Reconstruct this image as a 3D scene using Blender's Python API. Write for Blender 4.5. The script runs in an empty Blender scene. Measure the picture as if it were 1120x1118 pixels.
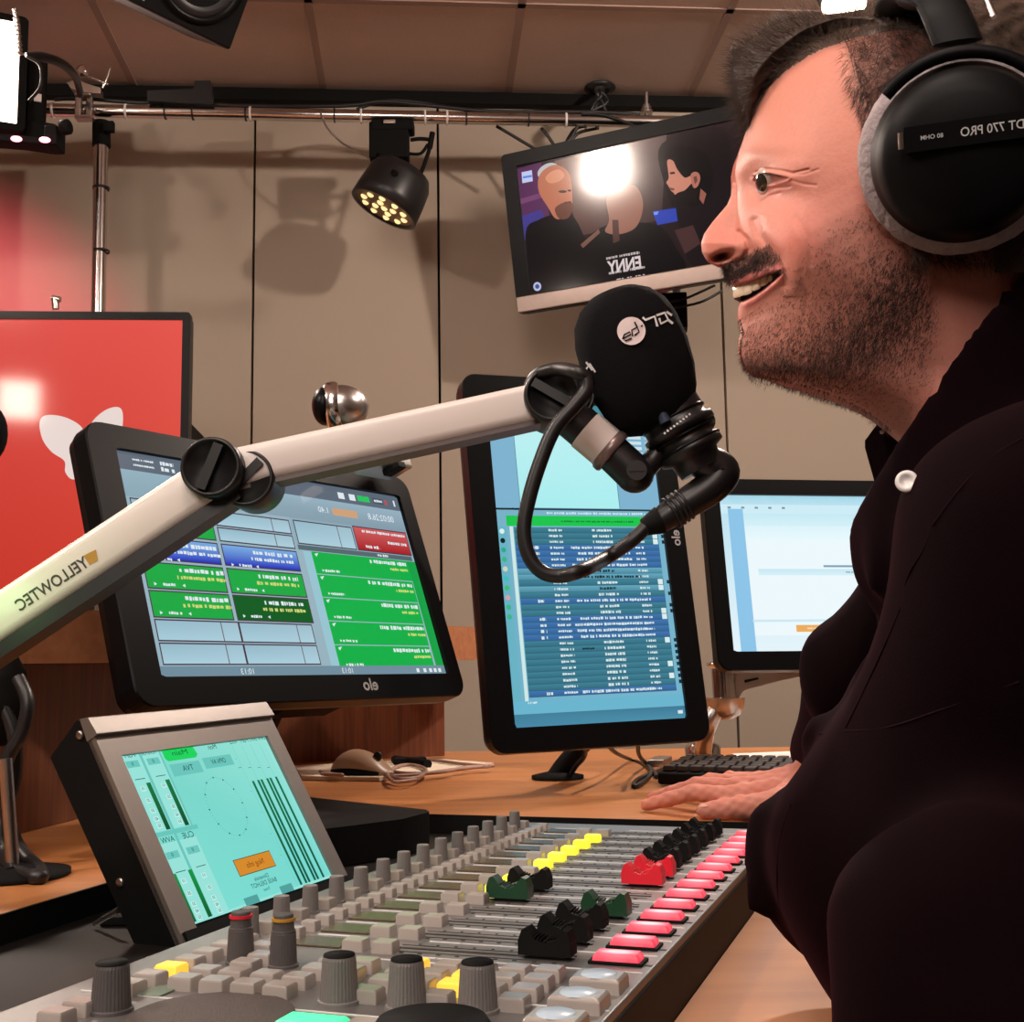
import bpy, bmesh, math, random
import numpy as np
from mathutils import Matrix, Vector
random.seed(7); rng = np.random.default_rng(7)
PI = math.pi
SC = bpy.context.scene; COL = SC.collection
# ---------------------------------------------------------------- camera model
FPX = 1320.0; CZ = .92; PT = math.radians(7.2); RO = .0155
Fw = np.array([0, math.cos(PT), math.sin(PT)]); U0 = np.array([0, -math.sin(PT), math.cos(PT)]); R0 = np.array([1., 0, 0])
Rt = math.cos(RO)*R0 - math.sin(RO)*U0; Up = math.sin(RO)*R0 + math.cos(RO)*U0
CAM = np.array([0, 0, CZ])
def ray(x, y): return (x-560)/FPX*Rt + (559-y)/FPX*Up + Fw
def P(x, y, D): d = ray(x, y); return CAM + d*D/d[1]
def PZ(x, y, z): d = ray(x, y); return CAM + d*(z-CZ)/d[2]
def Rm(a, b, c):
    cz, sz, cx, sx, cy, sy = math.cos(a), math.sin(a), math.cos(b), math.sin(b), math.cos(c), math.sin(c)
    return np.array([[cz,-sz,0],[sz,cz,0],[0,0,1]]) @ np.array([[1,0,0],[0,cx,-sx],[0,sx,cx]]) @ np.array([[cy,0,sy],[0,1,0],[-sy,0,cy]])
def lin(c):
    return tuple((v/12.92 if v <= .04045 else ((v+.055)/1.055)**2.4) for v in c)
def c8(r, g, b): return lin((r/255, g/255, b/255))
# ---------------------------------------------------------------- materials
def mat(name, col, rough=.5, metal=0., var=.06, scale=60., bump=0., bscale=200., coat=0., spec=None, emis=None, estr=0., trans=0., sss=0.):
    m = bpy.data.materials.new(name); m.use_nodes = True
    nt = m.node_tree; b = nt.nodes['Principled BSDF']
    tc = nt.nodes.new('ShaderNodeTexCoord'); nz = nt.nodes.new('ShaderNodeTexNoise'); nz.inputs['Scale'].default_value = scale
    nz.inputs['Detail'].default_value = 4
    nt.links.new(tc.outputs['Object'], nz.inputs['Vector'])
    mx = nt.nodes.new('ShaderNodeMix'); mx.data_type = 'RGBA'
    mx.inputs[6].default_value = (*[v*(1-var) for v in col], 1); mx.inputs[7].default_value = (*[min(1, v*(1+var)) for v in col], 1)
    nt.links.new(nz.outputs['Fac'], mx.inputs[0]); nt.links.new(mx.outputs[2], b.inputs['Base Color'])
    b.inputs['Roughness'].default_value = rough; b.inputs['Metallic'].default_value = metal
    if spec is not None: b.inputs['Specular IOR Level'].default_value = spec
    if coat: b.inputs['Coat Weight'].default_value = coat; b.inputs['Coat Roughness'].default_value = .08
    if trans: b.inputs['Transmission Weight'].default_value = trans
    if sss:
        b.inputs['Subsurface Weight'].default_value = sss; b.inputs['Subsurface Scale'].default_value = .006
        b.inputs['Subsurface Radius'].default_value = (1, .35, .2)
    if emis: b.inputs['Emission Color'].default_value = (*emis, 1); b.inputs['Emission Strength'].default_value = estr
    if bump:
        n2 = nt.nodes.new('ShaderNodeTexNoise'); n2.inputs['Scale'].default_value = bscale; n2.inputs['Detail'].default_value = 6
        nt.links.new(tc.outputs['Object'], n2.inputs['Vector'])
        bp = nt.nodes.new('ShaderNodeBump'); bp.inputs['Strength'].default_value = bump; bp.inputs['Distance'].default_value = .002
        nt.links.new(n2.outputs['Fac'], bp.inputs['Height']); nt.links.new(bp.outputs['Normal'], b.inputs['Normal'])
    return m
def wood(name, c1, c2, rough=.35, sc=(3, 40, 40), coat=.3):
    m = bpy.data.materials.new(name); m.use_nodes = True; nt = m.node_tree; b = nt.nodes['Principled BSDF']
    tc = nt.nodes.new('ShaderNodeTexCoord'); mp = nt.nodes.new('ShaderNodeMapping'); mp.inputs['Scale'].default_value = sc
    nz = nt.nodes.new('ShaderNodeTexNoise'); nz.inputs['Scale'].default_value = 2.2; nz.inputs['Detail'].default_value = 7; nz.inputs['Distortion'].default_value = .6
    cr = nt.nodes.new('ShaderNodeValToRGB'); cr.color_ramp.elements[0].position = .3; cr.color_ramp.elements[1].position = .72
    cr.color_ramp.elements[0].color = (*c1, 1); cr.color_ramp.elements[1].color = (*c2, 1)
    nt.links.new(tc.outputs['Object'], mp.inputs[0]); nt.links.new(mp.outputs[0], nz.inputs['Vector']); nt.links.new(nz.outputs['Fac'], cr.inputs[0])
    nt.links.new(cr.outputs[0], b.inputs['Base Color']); b.inputs['Roughness'].default_value = rough
    b.inputs['Coat Weight'].default_value = coat; b.inputs['Coat Roughness'].default_value = .25
    return m
def attr_mat(name, emis, rough=.3, strength=1.0, spec=.5, sss=0., bump=0., bscale=300):
    """colour from the mesh attribute Col, as base colour or as emission (screens)"""
    m = bpy.data.materials.new(name); m.use_nodes = True; nt = m.node_tree; b = nt.nodes['Principled BSDF']
    a = nt.nodes.new('ShaderNodeAttribute'); a.attribute_name = 'Col'
    nz = nt.nodes.new('ShaderNodeTexNoise'); nz.inputs['Scale'].default_value = bscale; nz.inputs['Detail'].default_value = 5
    tc = nt.nodes.new('ShaderNodeTexCoord'); nt.links.new(tc.outputs['Object'], nz.inputs['Vector'])
    if emis:
        b.inputs['Base Color'].default_value = (.004, .004, .005, 1)
        nt.links.new(a.outputs['Color'], b.inputs['Emission Color']); b.inputs['Emission Strength'].default_value = strength
    else:
        mr = nt.nodes.new('ShaderNodeMapRange'); mr.inputs[3].default_value = .93; mr.inputs[4].default_value = 1.07
        vm = nt.nodes.new('ShaderNodeVectorMath'); vm.operation = 'SCALE'
        nt.links.new(nz.outputs['Fac'], mr.inputs[0]); nt.links.new(a.outputs['Color'], vm.inputs[0]); nt.links.new(mr.outputs[0], vm.inputs['Scale'])
        nt.links.new(vm.outputs[0], b.inputs['Base Color'])
    b.inputs['Roughness'].default_value = rough; b.inputs['Specular IOR Level'].default_value = spec
    if sss:
        b.inputs['Subsurface Weight'].default_value = sss; b.inputs['Subsurface Scale'].default_value = .005
        b.inputs['Subsurface Radius'].default_value = (1, .35, .2)
    if bump:
        bp = nt.nodes.new('ShaderNodeBump'); bp.inputs['Strength'].default_value = bump; bp.inputs['Distance'].default_value = .001
        nt.links.new(nz.outputs['Fac'], bp.inputs['Height']); nt.links.new(bp.outputs['Normal'], b.inputs['Normal'])
    return m
M = dict(
    wall=mat('wall_panel', c8(176,161,144), .75, var=.05, scale=3, bump=.12, bscale=240),
    ceil=mat('ceiling_tile', c8(208,184,172), .85, var=.06, scale=90, bump=.25, bscale=300),
    tbar=mat('ceiling_bar', c8(168,142,130), .6),
    floor=mat('floor_carpet', c8(60,52,50), .9, var=.2, scale=200),
    black=mat('black_plastic', (.012,.012,.013), .38, var=.2),
    bezel=mat('black_bezel', (.0035,.0035,.004), .34, var=.1, spec=.13),
    matte=mat('matte_black', (.0055,.0055,.0055), .7, var=.2, spec=.12),
    cup=mat('headphone_black', (.0045,.0045,.005), .5, var=.2, spec=.14),
    foam=mat('black_foam', (.006,.006,.007), .95, var=.4, scale=900, bump=.6, bscale=1400, spec=.1),
    rubber=mat('black_rubber', (.01,.01,.011), .42),
    chrome=mat('chrome', (.72,.68,.66), .18, 1., bump=.03),
    steel=mat('brushed_steel', (.50,.46,.44), .30, 1., bump=.05),
    alu=mat('silver_anodised', c8(172,166,160), .36, .75, bump=.05, bscale=900),
    plate=mat('console_plate', c8(142,141,140), .40, .7, var=.05, scale=30, bump=.06, bscale=1200),
    frame=mat('console_display_frame', c8(132,124,118), .45, .5, bump=.05, bscale=900),
    white=mat('white_lacquer', c8(232,222,216), .35, var=.02, coat=.2),
    silver=mat('tv_silver', c8(176,158,150), .35, .4),
    key=mat('clear_key', c8(172,164,158), .28, var=.05, coat=.5),
    keyd=mat('clear_key_side', c8(150,142,134), .35, var=.05, coat=.3),
    knob=mat('grey_knob', c8(118,114,112), .45, var=.06, bump=.15, bscale=500),
    knobd=mat('dark_knob', c8(84,80,80), .45, var=.06, bump=.15, bscale=500),
    red_cap=mat('red_fader', c8(222,32,52), .4), green_cap=mat('green_fader', c8(18,62,38), .4),
    desk=wood('desk_wood', c8(172,108,58), c8(192,128,76), .42, (1.2,14,14), .12),
    band=wood('ledge_wood', c8(150,96,64), c8(172,116,80), .5, (2,30,30), .1),
    panel=wood('cabinet_wood', c8(86,44,24), c8(128,72,42), .5, (60,60,2.5), .1),
    tray=mat('black_tray', (.012,.010,.009), .36, var=.3, scale=8),
    paper=mat('paper', c8(226,212,190), .8), pinkcable=mat('grey_cable', c8(160,130,116), .5),
    shirt=mat('plum_velvet', (.0045,.0012,.002), .95, var=.3, scale=35, bump=.15, bscale=900, spec=.04),
    shirtb=mat('shirt_button', c8(232,228,226), .3),
    stache=mat('moustache_hair', (.035,.018,.012), .5, var=.6),
    hair=mat('dark_brown_hair', (.060,.034,.022), .5, var=.5, scale=120),
    beard=mat('brown_beard', (.055,.028,.018), .5, var=.6, scale=160),
    brow=mat('light_brown_brow', (.08,.038,.025), .6, var=.3),
    tooth=mat('tooth', c8(236,214,186), .22, var=.03, coat=.4),
    eye=mat('eye_white', c8(206,186,178), .15, coat=.8), iris=mat('dark_iris', (.02,.015,.012), .08, coat=1.),
    velour=mat('grey_velour', c8(168,156,158), .95, var=.3, scale=180, bump=.9, bscale=260),
    textw=mat('white_print', c8(225,225,225), .5), textk=mat('dark_print', c8(52,44,40), .5),
    gold=mat('gold_print', c8(190,140,40), .45), textg=mat('grey_print', c8(150,150,150), .5),
    bolt=mat('bright_clip', c8(210,200,190), .3, .8),
    tie_w=mat('white_cable_tie', c8(238,230,226), .5),
    bulb=mat('lamp_glass', (1,1,1), .4, emis=(1., .80, .62), estr=14.),
    panel_light=mat('softlight_glass', (1,1,1), .4, emis=(1., .80, .62), estr=6.),
    pinklamp=mat('pink_lamp', (1,.5,.6), .4, emis=(1., .22, .32), estr=5.),
    led=mat('warm_led', (.9,.8,.5), .3, emis=(1., .72, .33), estr=1.15),
    redled=mat('red_led', (.9,.05,.1), .3, emis=(1., .03, .12), estr=1.3),
    greenled=mat('green_led', (.1,.9,.3), .3, emis=(.1, 1., .3), estr=2.),
    ykey=mat('yellow_lit_key', (.9,.8,.1), .3, emis=(1., .86, .02), estr=.95),
    okey=mat('amber_lit_key', (.9,.6,.1), .3, emis=(1., .55, .04), estr=.8),
    gkey=mat('green_lit_key', (.1,.9,.4), .3, emis=(.03, .72, .30), estr=.95),
    gdisp=mat('green_display', c8(110,128,112), .3),
    screen=attr_mat('screen', True, .09, 1.0), screen_tv=attr_mat('tv_screen', True, .10, 1.0),
    skin=attr_mat('skin', False, .50, spec=.33, sss=.25, bump=.25, bscale=420),
)
_b = M['shirt'].node_tree.nodes['Principled BSDF']; _b.inputs['Sheen Weight'].default_value = .12; _b.inputs['Sheen Roughness'].default_value = .35; _b.inputs['Sheen Tint'].default_value = (.22, .03, .06, 1)
def red_button_mat():
    m = bpy.data.materials.new('red_lit_button'); m.use_nodes = True; nt = m.node_tree; b = nt.nodes['Principled BSDF']
    tc = nt.nodes.new('ShaderNodeTexCoord'); sp = nt.nodes.new('ShaderNodeVectorMath'); sp.operation = 'MULTIPLY'; sp.inputs[1].default_value = (75, 140, 0)
    ln = nt.nodes.new('ShaderNodeVectorMath'); ln.operation = 'LENGTH'
    cr = nt.nodes.new('ShaderNodeValToRGB'); e = cr.color_ramp.elements
    e[0].position = .30; e[0].color = (1, .74, .72, 1); e[1].position = 1.0; e[1].color = (.75, .03, .075, 1)
    k = e.new(.72); k.color = (1, .14, .20, 1)
    nt.links.new(tc.outputs['Object'], sp.inputs[0]); nt.links.new(sp.outputs[0], ln.inputs[0]); nt.links.new(ln.outputs['Value'], cr.inputs[0])
    nt.links.new(cr.outputs[0], b.inputs['Emission Color']); b.inputs['Emission Strength'].default_value = .95
    b.inputs['Base Color'].default_value = (.6, .1, .12, 1); b.inputs['Roughness'].default_value = .25
    return m
M['redb'] = red_button_mat()
# ---------------------------------------------------------------- mesh builder
class MB:
    def __init__(s): s.v = []; s.f = []; s.sm = []; s.c = []; s.hasc = False
    def add(s, vs, fs, smooth=False, col=None):
        o = len(s.v); s.v.extend([tuple(map(float, v)) for v in vs]); s.f.extend([tuple(i+o for i in f) for f in fs]); s.sm.extend([smooth]*len(fs))
        if col is not None: s.hasc = True
        if col is None: col = (.5, .5, .5)
        if len(col) and isinstance(col[0], (tuple, list, np.ndarray)): s.c.extend([tuple(c)[:3] for c in col])
        else: s.c.extend([tuple(col)[:3]]*len(vs))
        return s
    def box(s, c, sz, R=None, col=None):
        c = np.array(c, float); h = np.array(sz, float)/2; R = np.eye(3) if R is None else np.array(R)
        vs = [c + R @ (h*np.array([x, y, z])) for x in (-1, 1) for y in (-1, 1) for z in (-1, 1)]
        return s.add(vs, [(0,1,3,2),(4,6,7,5),(0,4,5,1),(2,3,7,6),(0,2,6,4),(1,5,7,3)], False, col)
    def prism(s, pts, a, b, col=None, smooth=False):
        """pts: 3D loop; extruded by vector b from offset a"""
        a = np.array(a, float); b = np.array(b, float); n = len(pts)
        v0 = [np.array(p)+a for p in pts]; v1 = [p+b for p in v0]
        s.add(v0+v1, [tuple(range(n-1, -1, -1)), tuple(range(n, 2*n))], False, col)
        return s.add(v0+v1, [(i, (i+1) % n, n+(i+1) % n, n+i) for i in range(n)], smooth, col)
    def rings(s, rings, caps=True, smooth=True, col=None):
        n = len(rings[0]); vs = [p for r in rings for p in r]; fs = []
        for k in range(len(rings)-1):
            for i in range(n):
                j = (i+1) % n; fs.append((k*n+i, k*n+j, (k+1)*n+j, (k+1)*n+i))
        s.add(vs, fs, smooth, col)
        if caps:
            s.add(rings[0], [tuple(range(n-1, -1, -1))], False, col); s.add(rings[-1], [tuple(range(n))], False, col)
        return s
    def lathe(s, prof, base, axis=(0, 0, 1), n=32, caps=True, col=None, smooth=True):
        ax = np.array(axis, float); ax /= np.linalg.norm(ax)
        t = np.array([1., 0, 0]) if abs(ax[0]) < .9 else np.array([0, 1., 0])
        e1 = np.cross(ax, t); e1 /= np.linalg.norm(e1); e2 = np.cross(ax, e1); base = np.array(base, float)
        rs = [[base + ax*z + r*(math.cos(2*PI*i/n)*e1 + math.sin(2*PI*i/n)*e2) for i in range(n)] for r, z in prof]
        return s.rings(rs, caps, smooth, col)
    def tube(s, pts, rad, n=10, caps=True, sub=0, col=None):
        pts = [np.array(p, float) for p in pts]
        rr = list(rad) if hasattr(rad, '__len__') else [rad]*len(pts)
        if sub:
            q = []; r2 = []; m = len(pts)
            for i in range(m-1):
                p0 = pts[max(i-1, 0)]; p1 = pts[i]; p2 = pts[i+1]; p3 = pts[min(i+2, m-1)]
                for k in range(sub):
                    t = k/sub
                    q.append(.5*((2*p1)+(-p0+p2)*t+(2*p0-5*p1+4*p2-p3)*t*t+(-p0+3*p1-3*p2+p3)*t**3)); r2.append(rr[i]*(1-t)+rr[i+1]*t)
            q.append(pts[-1]); r2.append(rr[-1]); pts = q; rr = r2
        rs = []; prev = None
        for i, p in enumerate(pts):
            d = pts[min(i+1, len(pts)-1)] - pts[max(i-1, 0)]; d = d/(np.linalg.norm(d)+1e-12)
            if prev is None:
                t = np.array([0, 0, 1.]) if abs(d[2]) < .9 else np.array([1., 0, 0])
                e1 = np.cross(d, t)
            else: e1 = prev - d*(prev @ d)
            e1 /= np.linalg.norm(e1)+1e-12; prev = e1; e2 = np.cross(d, e1)
            rs.append([p + rr[i]*(math.cos(2*PI*k/n)*e1 + math.sin(2*PI*k/n)*e2) for k in range(n)])
        return s.rings(rs, caps, True, col)
    def ball(s, c, r, n=20, col=None, R=None):
        r = np.array(r if hasattr(r, '__len__') else [r]*3, float); R = np.eye(3) if R is None else R; c = np.array(c, float)
        rs = []
        for k in range(n//2+1):
            a = PI*k/(n//2); a = min(max(a, .02), PI-.02)
            rs.append([c + R @ (r*np.array([math.sin(a)*math.cos(2*PI*i/n), math.sin(a)*math.sin(2*PI*i/n), math.cos(a)])) for i in range(n)])
        return s.rings(rs, True, True, col)
    def build(s, name, m, parent=None, bevel=0., seg=2, world=False, autos=False):
        me = bpy.data.meshes.new(name)
        vs = s.v
        if world and parent is not None:
            Mi = np.array(parent.matrix_basis.inverted()); A = np.array(vs) if len(vs) else np.zeros((0, 3))
            vs = (A @ Mi[:3, :3].T + Mi[:3, 3]).tolist()
        me.from_pydata(vs, [], s.f); me.polygons.foreach_set('use_smooth', s.sm)
        if s.hasc:
            ca = me.color_attributes.new('Col', 'FLOAT_COLOR', 'POINT')
            arr = np.ones((len(s.v), 4), np.float32); arr[:, :3] = np.array(s.c); ca.data.foreach_set('color', arr.ravel())
        me.materials.append(m if not isinstance(m, str) else M[m]); me.update()
        o = bpy.data.objects.new(name, me); COL.objects.link(o)
        if parent is not None: o.parent = parent
        if bevel:
            b = o.modifiers.new('bevel', 'BEVEL'); b.width = bevel; b.segments = seg; b.limit_method = 'ANGLE'; b.angle_limit = .6
            if b: me.polygons.foreach_set('use_smooth', [True]*len(me.polygons)); w = o.modifiers.new('wn', 'WEIGHTED_NORMAL'); w.keep_sharp = True
        return o
def tag(o, label=None, cat=None, group=None, kind=None):
    if label: o['label'] = label
    if cat: o['category'] = cat
    if group: o['group'] = group
    if kind: o['kind'] = kind
    return o
def thing(name, label, cat, loc=(0, 0, 0), R=None, group=None):
    o = bpy.data.objects.new(name, None); o.empty_display_size = .05; COL.objects.link(o)
    m = Matrix.Identity(4)
    if R is not None:
        for i in range(3):
            for j in range(3): m[i][j] = float(R[i][j])
    for i in range(3): m[i][3] = float(loc[i])
    o.matrix_basis = m
    return tag(o, label, cat, group)
def struct(name, mb, m, bevel=0.):
    o = mb.build(name, m, None, bevel); o['kind'] = 'structure'; return o
_tc = {}
def text2d(s, bold=0.):
    """flat glyph mesh: verts (x,y) height ~1 cap, centred; faces"""
    k = (s, bold)
    if k in _tc: return _tc[k]
    cu = bpy.data.curves.new('t', 'FONT'); cu.body = s; cu.align_x = 'CENTER'; cu.align_y = 'CENTER'; cu.size = 1.; cu.resolution_u = 3; cu.offset = bold
    ob = bpy.data.objects.new('t', cu); COL.objects.link(ob); dg = bpy.context.evaluated_depsgraph_get()
    me = bpy.data.meshes.new_from_object(ob.evaluated_get(dg))
    v = np.array([p.co[:2] for p in me.vertices]) if len(me.vertices) else np.zeros((0, 2)); f = [tuple(p.vertices) for p in me.polygons]
    bpy.data.objects.remove(ob); bpy.data.meshes.remove(me); bpy.data.curves.remove(cu)
    _tc[k] = (v, f); return _tc[k]
def text_on(mb, s, o, ex, ey, size, mirror=True, bold=0., col=None, width=None):
    """glyphs on the plane o + x*ex + y*ey (unit vectors); mirrored as in the reversed photograph"""
    v, f = text2d(s, bold)
    if not len(v): return
    v = v.copy()
    if width: size_x = width/max(1e-6, v[:, 0].max()-v[:, 0].min())
    else: size_x = size
    sx = -1 if mirror else 1
    o = np.array(o, float); ex = np.array(ex, float); ey = np.array(ey, float)
    mb.add([o + ex*p[0]*size_x*sx + ey*p[1]*size for p in v], [tuple(reversed(q)) if mirror else q for q in f], False, col)
class Canvas:
    """picture shown by a screen: coordinates 0..1, u right, v down, local plane XZ facing -Y"""
    def __init__(s, w, h, bg): s.w = w; s.h = h; s.mb = MB(); s.lv = 0; s.grad(0, 0, 1, 1, [bg]*4 if len(bg) == 3 else bg)
    def p(s, u, v, l): return ((u-.5)*s.w, -.0006-l*.00012, (.5-v)*s.h)
    def grad(s, u0, v0, u1, v1, cs, l=0):
        """cs: corner colours TL TR BR BL (sRGB 0-255)"""
        s.mb.add([s.p(u0, v0, l), s.p(u1, v0, l), s.p(u1, v1, l), s.p(u0, v1, l)], [(0, 3, 2, 1)], False, [c8(*c) for c in cs])
    def rect(s, u0, v0, u1, v1, c, l=1): s.grad(u0, v0, u1, v1, [c]*4, l)
    def poly(s, pts, c, l=1): s.mb.add([s.p(u, v, l) for u, v in pts], [tuple(range(len(pts)-1, -1, -1))], False, c8(*c))
    def disc(s, u, v, ru, c, l=1, rv=None, n=24):
        rv = rv or ru*s.w/s.h; s.poly([(u+ru*math.cos(2*PI*i/n), v+rv*math.sin(2*PI*i/n)) for i in range(n)], c, l)
    def text(s, t, u, v, sz, c, l=3, mirror=True, bold=0., width=None):
        text_on(s.mb, t, s.p(u, v, l), (1, 0, 0), (0, 0, 1), sz*s.h, mirror, bold, c8(*c), width*s.w if width else None)
    def scrib(s, u0, u1, v, h, c, l=3):
        u = u0
        while u < u1:
            w = random.uniform(.25, .8)*h*s.h/s.w*1.3
            s.rect(u, v-h/2*random.uniform(.6, 1), min(u+w, u1), v+h/2*random.uniform(.6, 1), c, l); u += w + random.choice([.15, .2, .25, .7])*h*s.h/s.w
def rrect(w, h, r, n=6, sc=1.):
    pts = []
    for cx, cz, a0 in ((w/2-r, h/2-r, 0), (-w/2+r, h/2-r, PI/2), (-w/2+r, -h/2+r, PI), (w/2-r, -h/2+r, 1.5*PI)):
        for i in range(n+1): a = a0+PI/2*i/n; pts.append((cx+r*math.cos(a), cz+r*math.sin(a)))
    return [(x*sc, z*sc) for x, z in pts]
def slab(mb, w, h, r, y0, y1, cx=0, cz=0, w2=None, h2=None):
    a = [(x+cx, y0, z+cz) for x, z in rrect(w, h, r)]; b = [(x+cx, y1, z+cz) for x, z in rrect(w2 or w, h2 or h, r)]
    mb.rings([a, b], True, False)
def ring_frame(mb, w, h, r, iw, ih, y0, y1, cx=0, cz=0):
    """bezel: rounded outside, rectangular opening iw x ih centred at cx,cz offset"""
    out = rrect(w, h, r, 6); n = len(out)
    def inn(x, z):
        k = max(abs(x)/(w/2), abs(z)/(h/2)); return (x/k*iw/w+cx, z/k*ih/h+cz)
    # project each outer point radially on the inner rectangle
    ins = [inn(x, z) for x, z in out]
    A = [(x, y0, z) for x, z in out]; B = [(x, y0, z) for x, z in ins]; C_ = [(x, y1, z) for x, z in ins]; D = [(x, y1, z) for x, z in out]
    mb.rings([D, A, B, C_], False, False)
# ---------------------------------------------------------------- surface nets
def snets(f, lo, hi, h):
    lo = np.array(lo, float); n = (np.ceil((np.array(hi)-lo)/h)).astype(int)+1
    xs = [(lo[i]+np.arange(n[i])*h).astype(np.float32) for i in range(3)]
    X, Y, Z = np.meshgrid(*xs, indexing='ij'); V = f(X, Y, Z).astype(np.float32); del X, Y, Z
    S = V < 0; nx, ny, nz = V.shape
    cnt = np.zeros((nx-1, ny-1, nz-1), np.int8); acc = np.zeros((nx-1, ny-1, nz-1, 3), np.float32)
    off = [(i, j, k) for i in (0, 1) for j in (0, 1) for k in (0, 1)]
    def sl(A, o): return A[o[0]:o[0]+nx-1, o[1]:o[1]+ny-1, o[2]:o[2]+nz-1]
    for a in off:
        for d in range(3):
            if a[d]: continue
            b = list(a); b[d] = 1
            sa, sb = sl(S, a), sl(S, b); m = sa != sb
            va, vb = sl(V, a)[m], sl(V, b)[m]; t = va/(va-vb)
            pt = np.tile(np.array(a, np.float32), (len(t), 1)); pt[:, d] = t
            cnt[m] += 1; acc[m] += pt
    act = cnt > 0; idx = -np.ones(act.shape, np.int64); idx[act] = np.arange(act.sum())
    ci = np.argwhere(act); vs = lo + (ci + acc[act]/cnt[act][:, None])*h
    fs = []
    for d in range(3):
        e = [slice(1, nx-1), slice(1, ny-1), slice(1, nz-1)]; e[d] = slice(0, (nx, ny, nz)[d]-1)
        e2 = list(e); e2[d] = slice(1, (nx, ny, nz)[d])
        s0 = S[tuple(e)]; s1 = S[tuple(e2)]; m = np.argwhere(s0 != s1)
        flip = s0[tuple(m.T)]
        base = m.copy()
        for q in range(3):
            if q != d: base[:, q] += 1
        d1, d2 = [(1, 2), (2, 0), (0, 1)][d]
        def at(o1, o2):
            b = base.copy(); b[:, d1] -= o1; b[:, d2] -= o2; return idx[tuple(b.T)]
        q = np.stack([at(1, 1), at(0, 1), at(0, 0), at(1, 0)], 1); q[~flip] = q[~flip][:, ::-1]; fs.append(q)
    return vs, np.concatenate(fs)
def caps(X, Y, Z, a, b, ra, rb, sq=None):
    a = np.array(a, float); b = np.array(b, float); d = b-a; L = d @ d
    px, py, pz = X-a[0], Y-a[1], Z-a[2]; t = np.clip((px*d[0]+py*d[1]+pz*d[2])/L, 0, 1)
    return np.sqrt((px-t*d[0])**2+(py-t*d[1])**2+(pz-t*d[2])**2) - (ra+(rb-ra)*t)
def ell(X, Y, Z, c, r, R=None):
    p = np.stack([X-c[0], Y-c[1], Z-c[2]], -1)
    if R is not None: p = p @ np.array(R)
    k = np.sqrt(((p/np.array(r))**2).sum(-1)); return (k-1)*min(r)
def smin(a, b, k): h = np.clip(.5+.5*(b-a)/k, 0, 1); return b*(1-h)+a*h - k*h*(1-h)
def smax(a, b, k): return -smin(-a, -b, k)
# ================================================================ SETTING
E1 = np.array([.99714, .0756, 0]); E2 = np.array([-.0756, .99714, 0]); EZ = np.array([0, 0, 1.]); RR = np.stack([E1, E2, EZ], 1)
WC = 3.65*E2[1]; CEIL = 2.72
def hit(x, y, n, c): d = ray(x, y); return CAM + d*((c - CAM @ n)/(d @ n))
def PW(x, y, off=0.): return hit(x, y, E2, WC-off)
def rc(a, b, z): return E1*a + E2*b + EZ*z          # room coordinates to world
mb = MB(); mb.box(rc(.2, .6, -.05), (7.6, 7.6, .1), RR); struct('floor', mb, 'floor')
sx = [-3.2, PW(277, 300) @ E1 - .8, PW(277, 300) @ E1, PW(480, 300) @ E1, PW(800, 600) @ E1, PW(800, 600) @ E1 + .9, 3.8]
mb = MB()
for a, b in zip(sx[:-1], sx[1:]): mb.box(rc((a+b)/2, WC+.02, CEIL/2), (b-a-.007, .04, CEIL), RR)
struct('wall_back', mb, 'wall', .002)
mb = MB(); mb.box(rc(.3, WC+.055, CEIL/2), (7.4, .03, CEIL), RR); struct('wall_core', mb, 'matte')
for nm, a in (('wall_left', -3.22), ('wall_right', 3.82)):
    mb = MB(); mb.box(rc(a, .3, CEIL/2), (.04, 6.8, CEIL), RR); struct(nm, mb, 'wall')
mb = MB(); mb.box(rc(.3, -3.1, CEIL/2), (7.1, .04, CEIL), RR); struct('wall_front', mb, 'wall')
mb = MB(); mb.box(rc(.3, .3, CEIL+.03), (7.1, 6.9, .06), RR); struct('ceiling', mb, 'ceil')
mb = MB(); b0 = PZ(557, 95, CEIL) @ E1; c0 = PZ(560, 5, CEIL) @ E2
for k in range(-5, 6): mb.box(rc(b0+k*.583, .3, CEIL-.001), (.022, 6.8, .006), RR)
for k in range(-9, 1): mb.box(rc(.3, c0+k*.6, CEIL-.001), (7.0, .022, .006), RR)
struct('trim_1', mb, 'tbar')
mb = MB(); mb.box(rc(.3, WC-.018, CEIL-.030), (7.0, .034, .040), RR); struct('trim_2', mb, 'matte', .003)

# ================================================================ LIGHTING RIG
OFF = .30; PR = .018
t = thing('lighting_pipe', 'long horizontal chrome pipe with white and black cable ties under the ceiling', 'pipe', PW(400, 128, OFF))
pa, pb = PW(-120, 117, OFF), PW(860, 136, OFF); pdir = (pb-pa)/np.linalg.norm(pb-pa)
mb = MB(); mb.tube([pa, pb], PR, 24); mb.build('pipe', 'chrome', t, world=True)
def on_pipe(x):
    lo, hi = 0., 1.
    for _ in range(40):
        m_ = (lo+hi)/2; q = (pa+(pb-pa)*m_)-CAM; px = 560+FPX*(q @ Rt)/(q @ Fw)
        if px < x: lo = m_
        else: hi = m_
    return pa+(pb-pa)*lo
for x in (58, 138, 274, 395, 465, 489, 619):
    mb = MB(); c = on_pipe(x); mb.lathe([(PR+.001, -.003), (PR+.003, -.003), (PR+.003, .003), (PR+.001, .003)], c, pdir, 24, False); mb.build('cable_tie', 'tie_w', t, world=True)
for x in (181, 211, 269, 366, 510, 578):
    mb = MB(); c = on_pipe(x); mb.lathe([(PR+.001, -.0022), (PR+.003, -.0022), (PR+.003, .0022), (PR+.001, .0022)], c, pdir, 24, False); mb.build('cable_tie', 'rubber', t, world=True)
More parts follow.
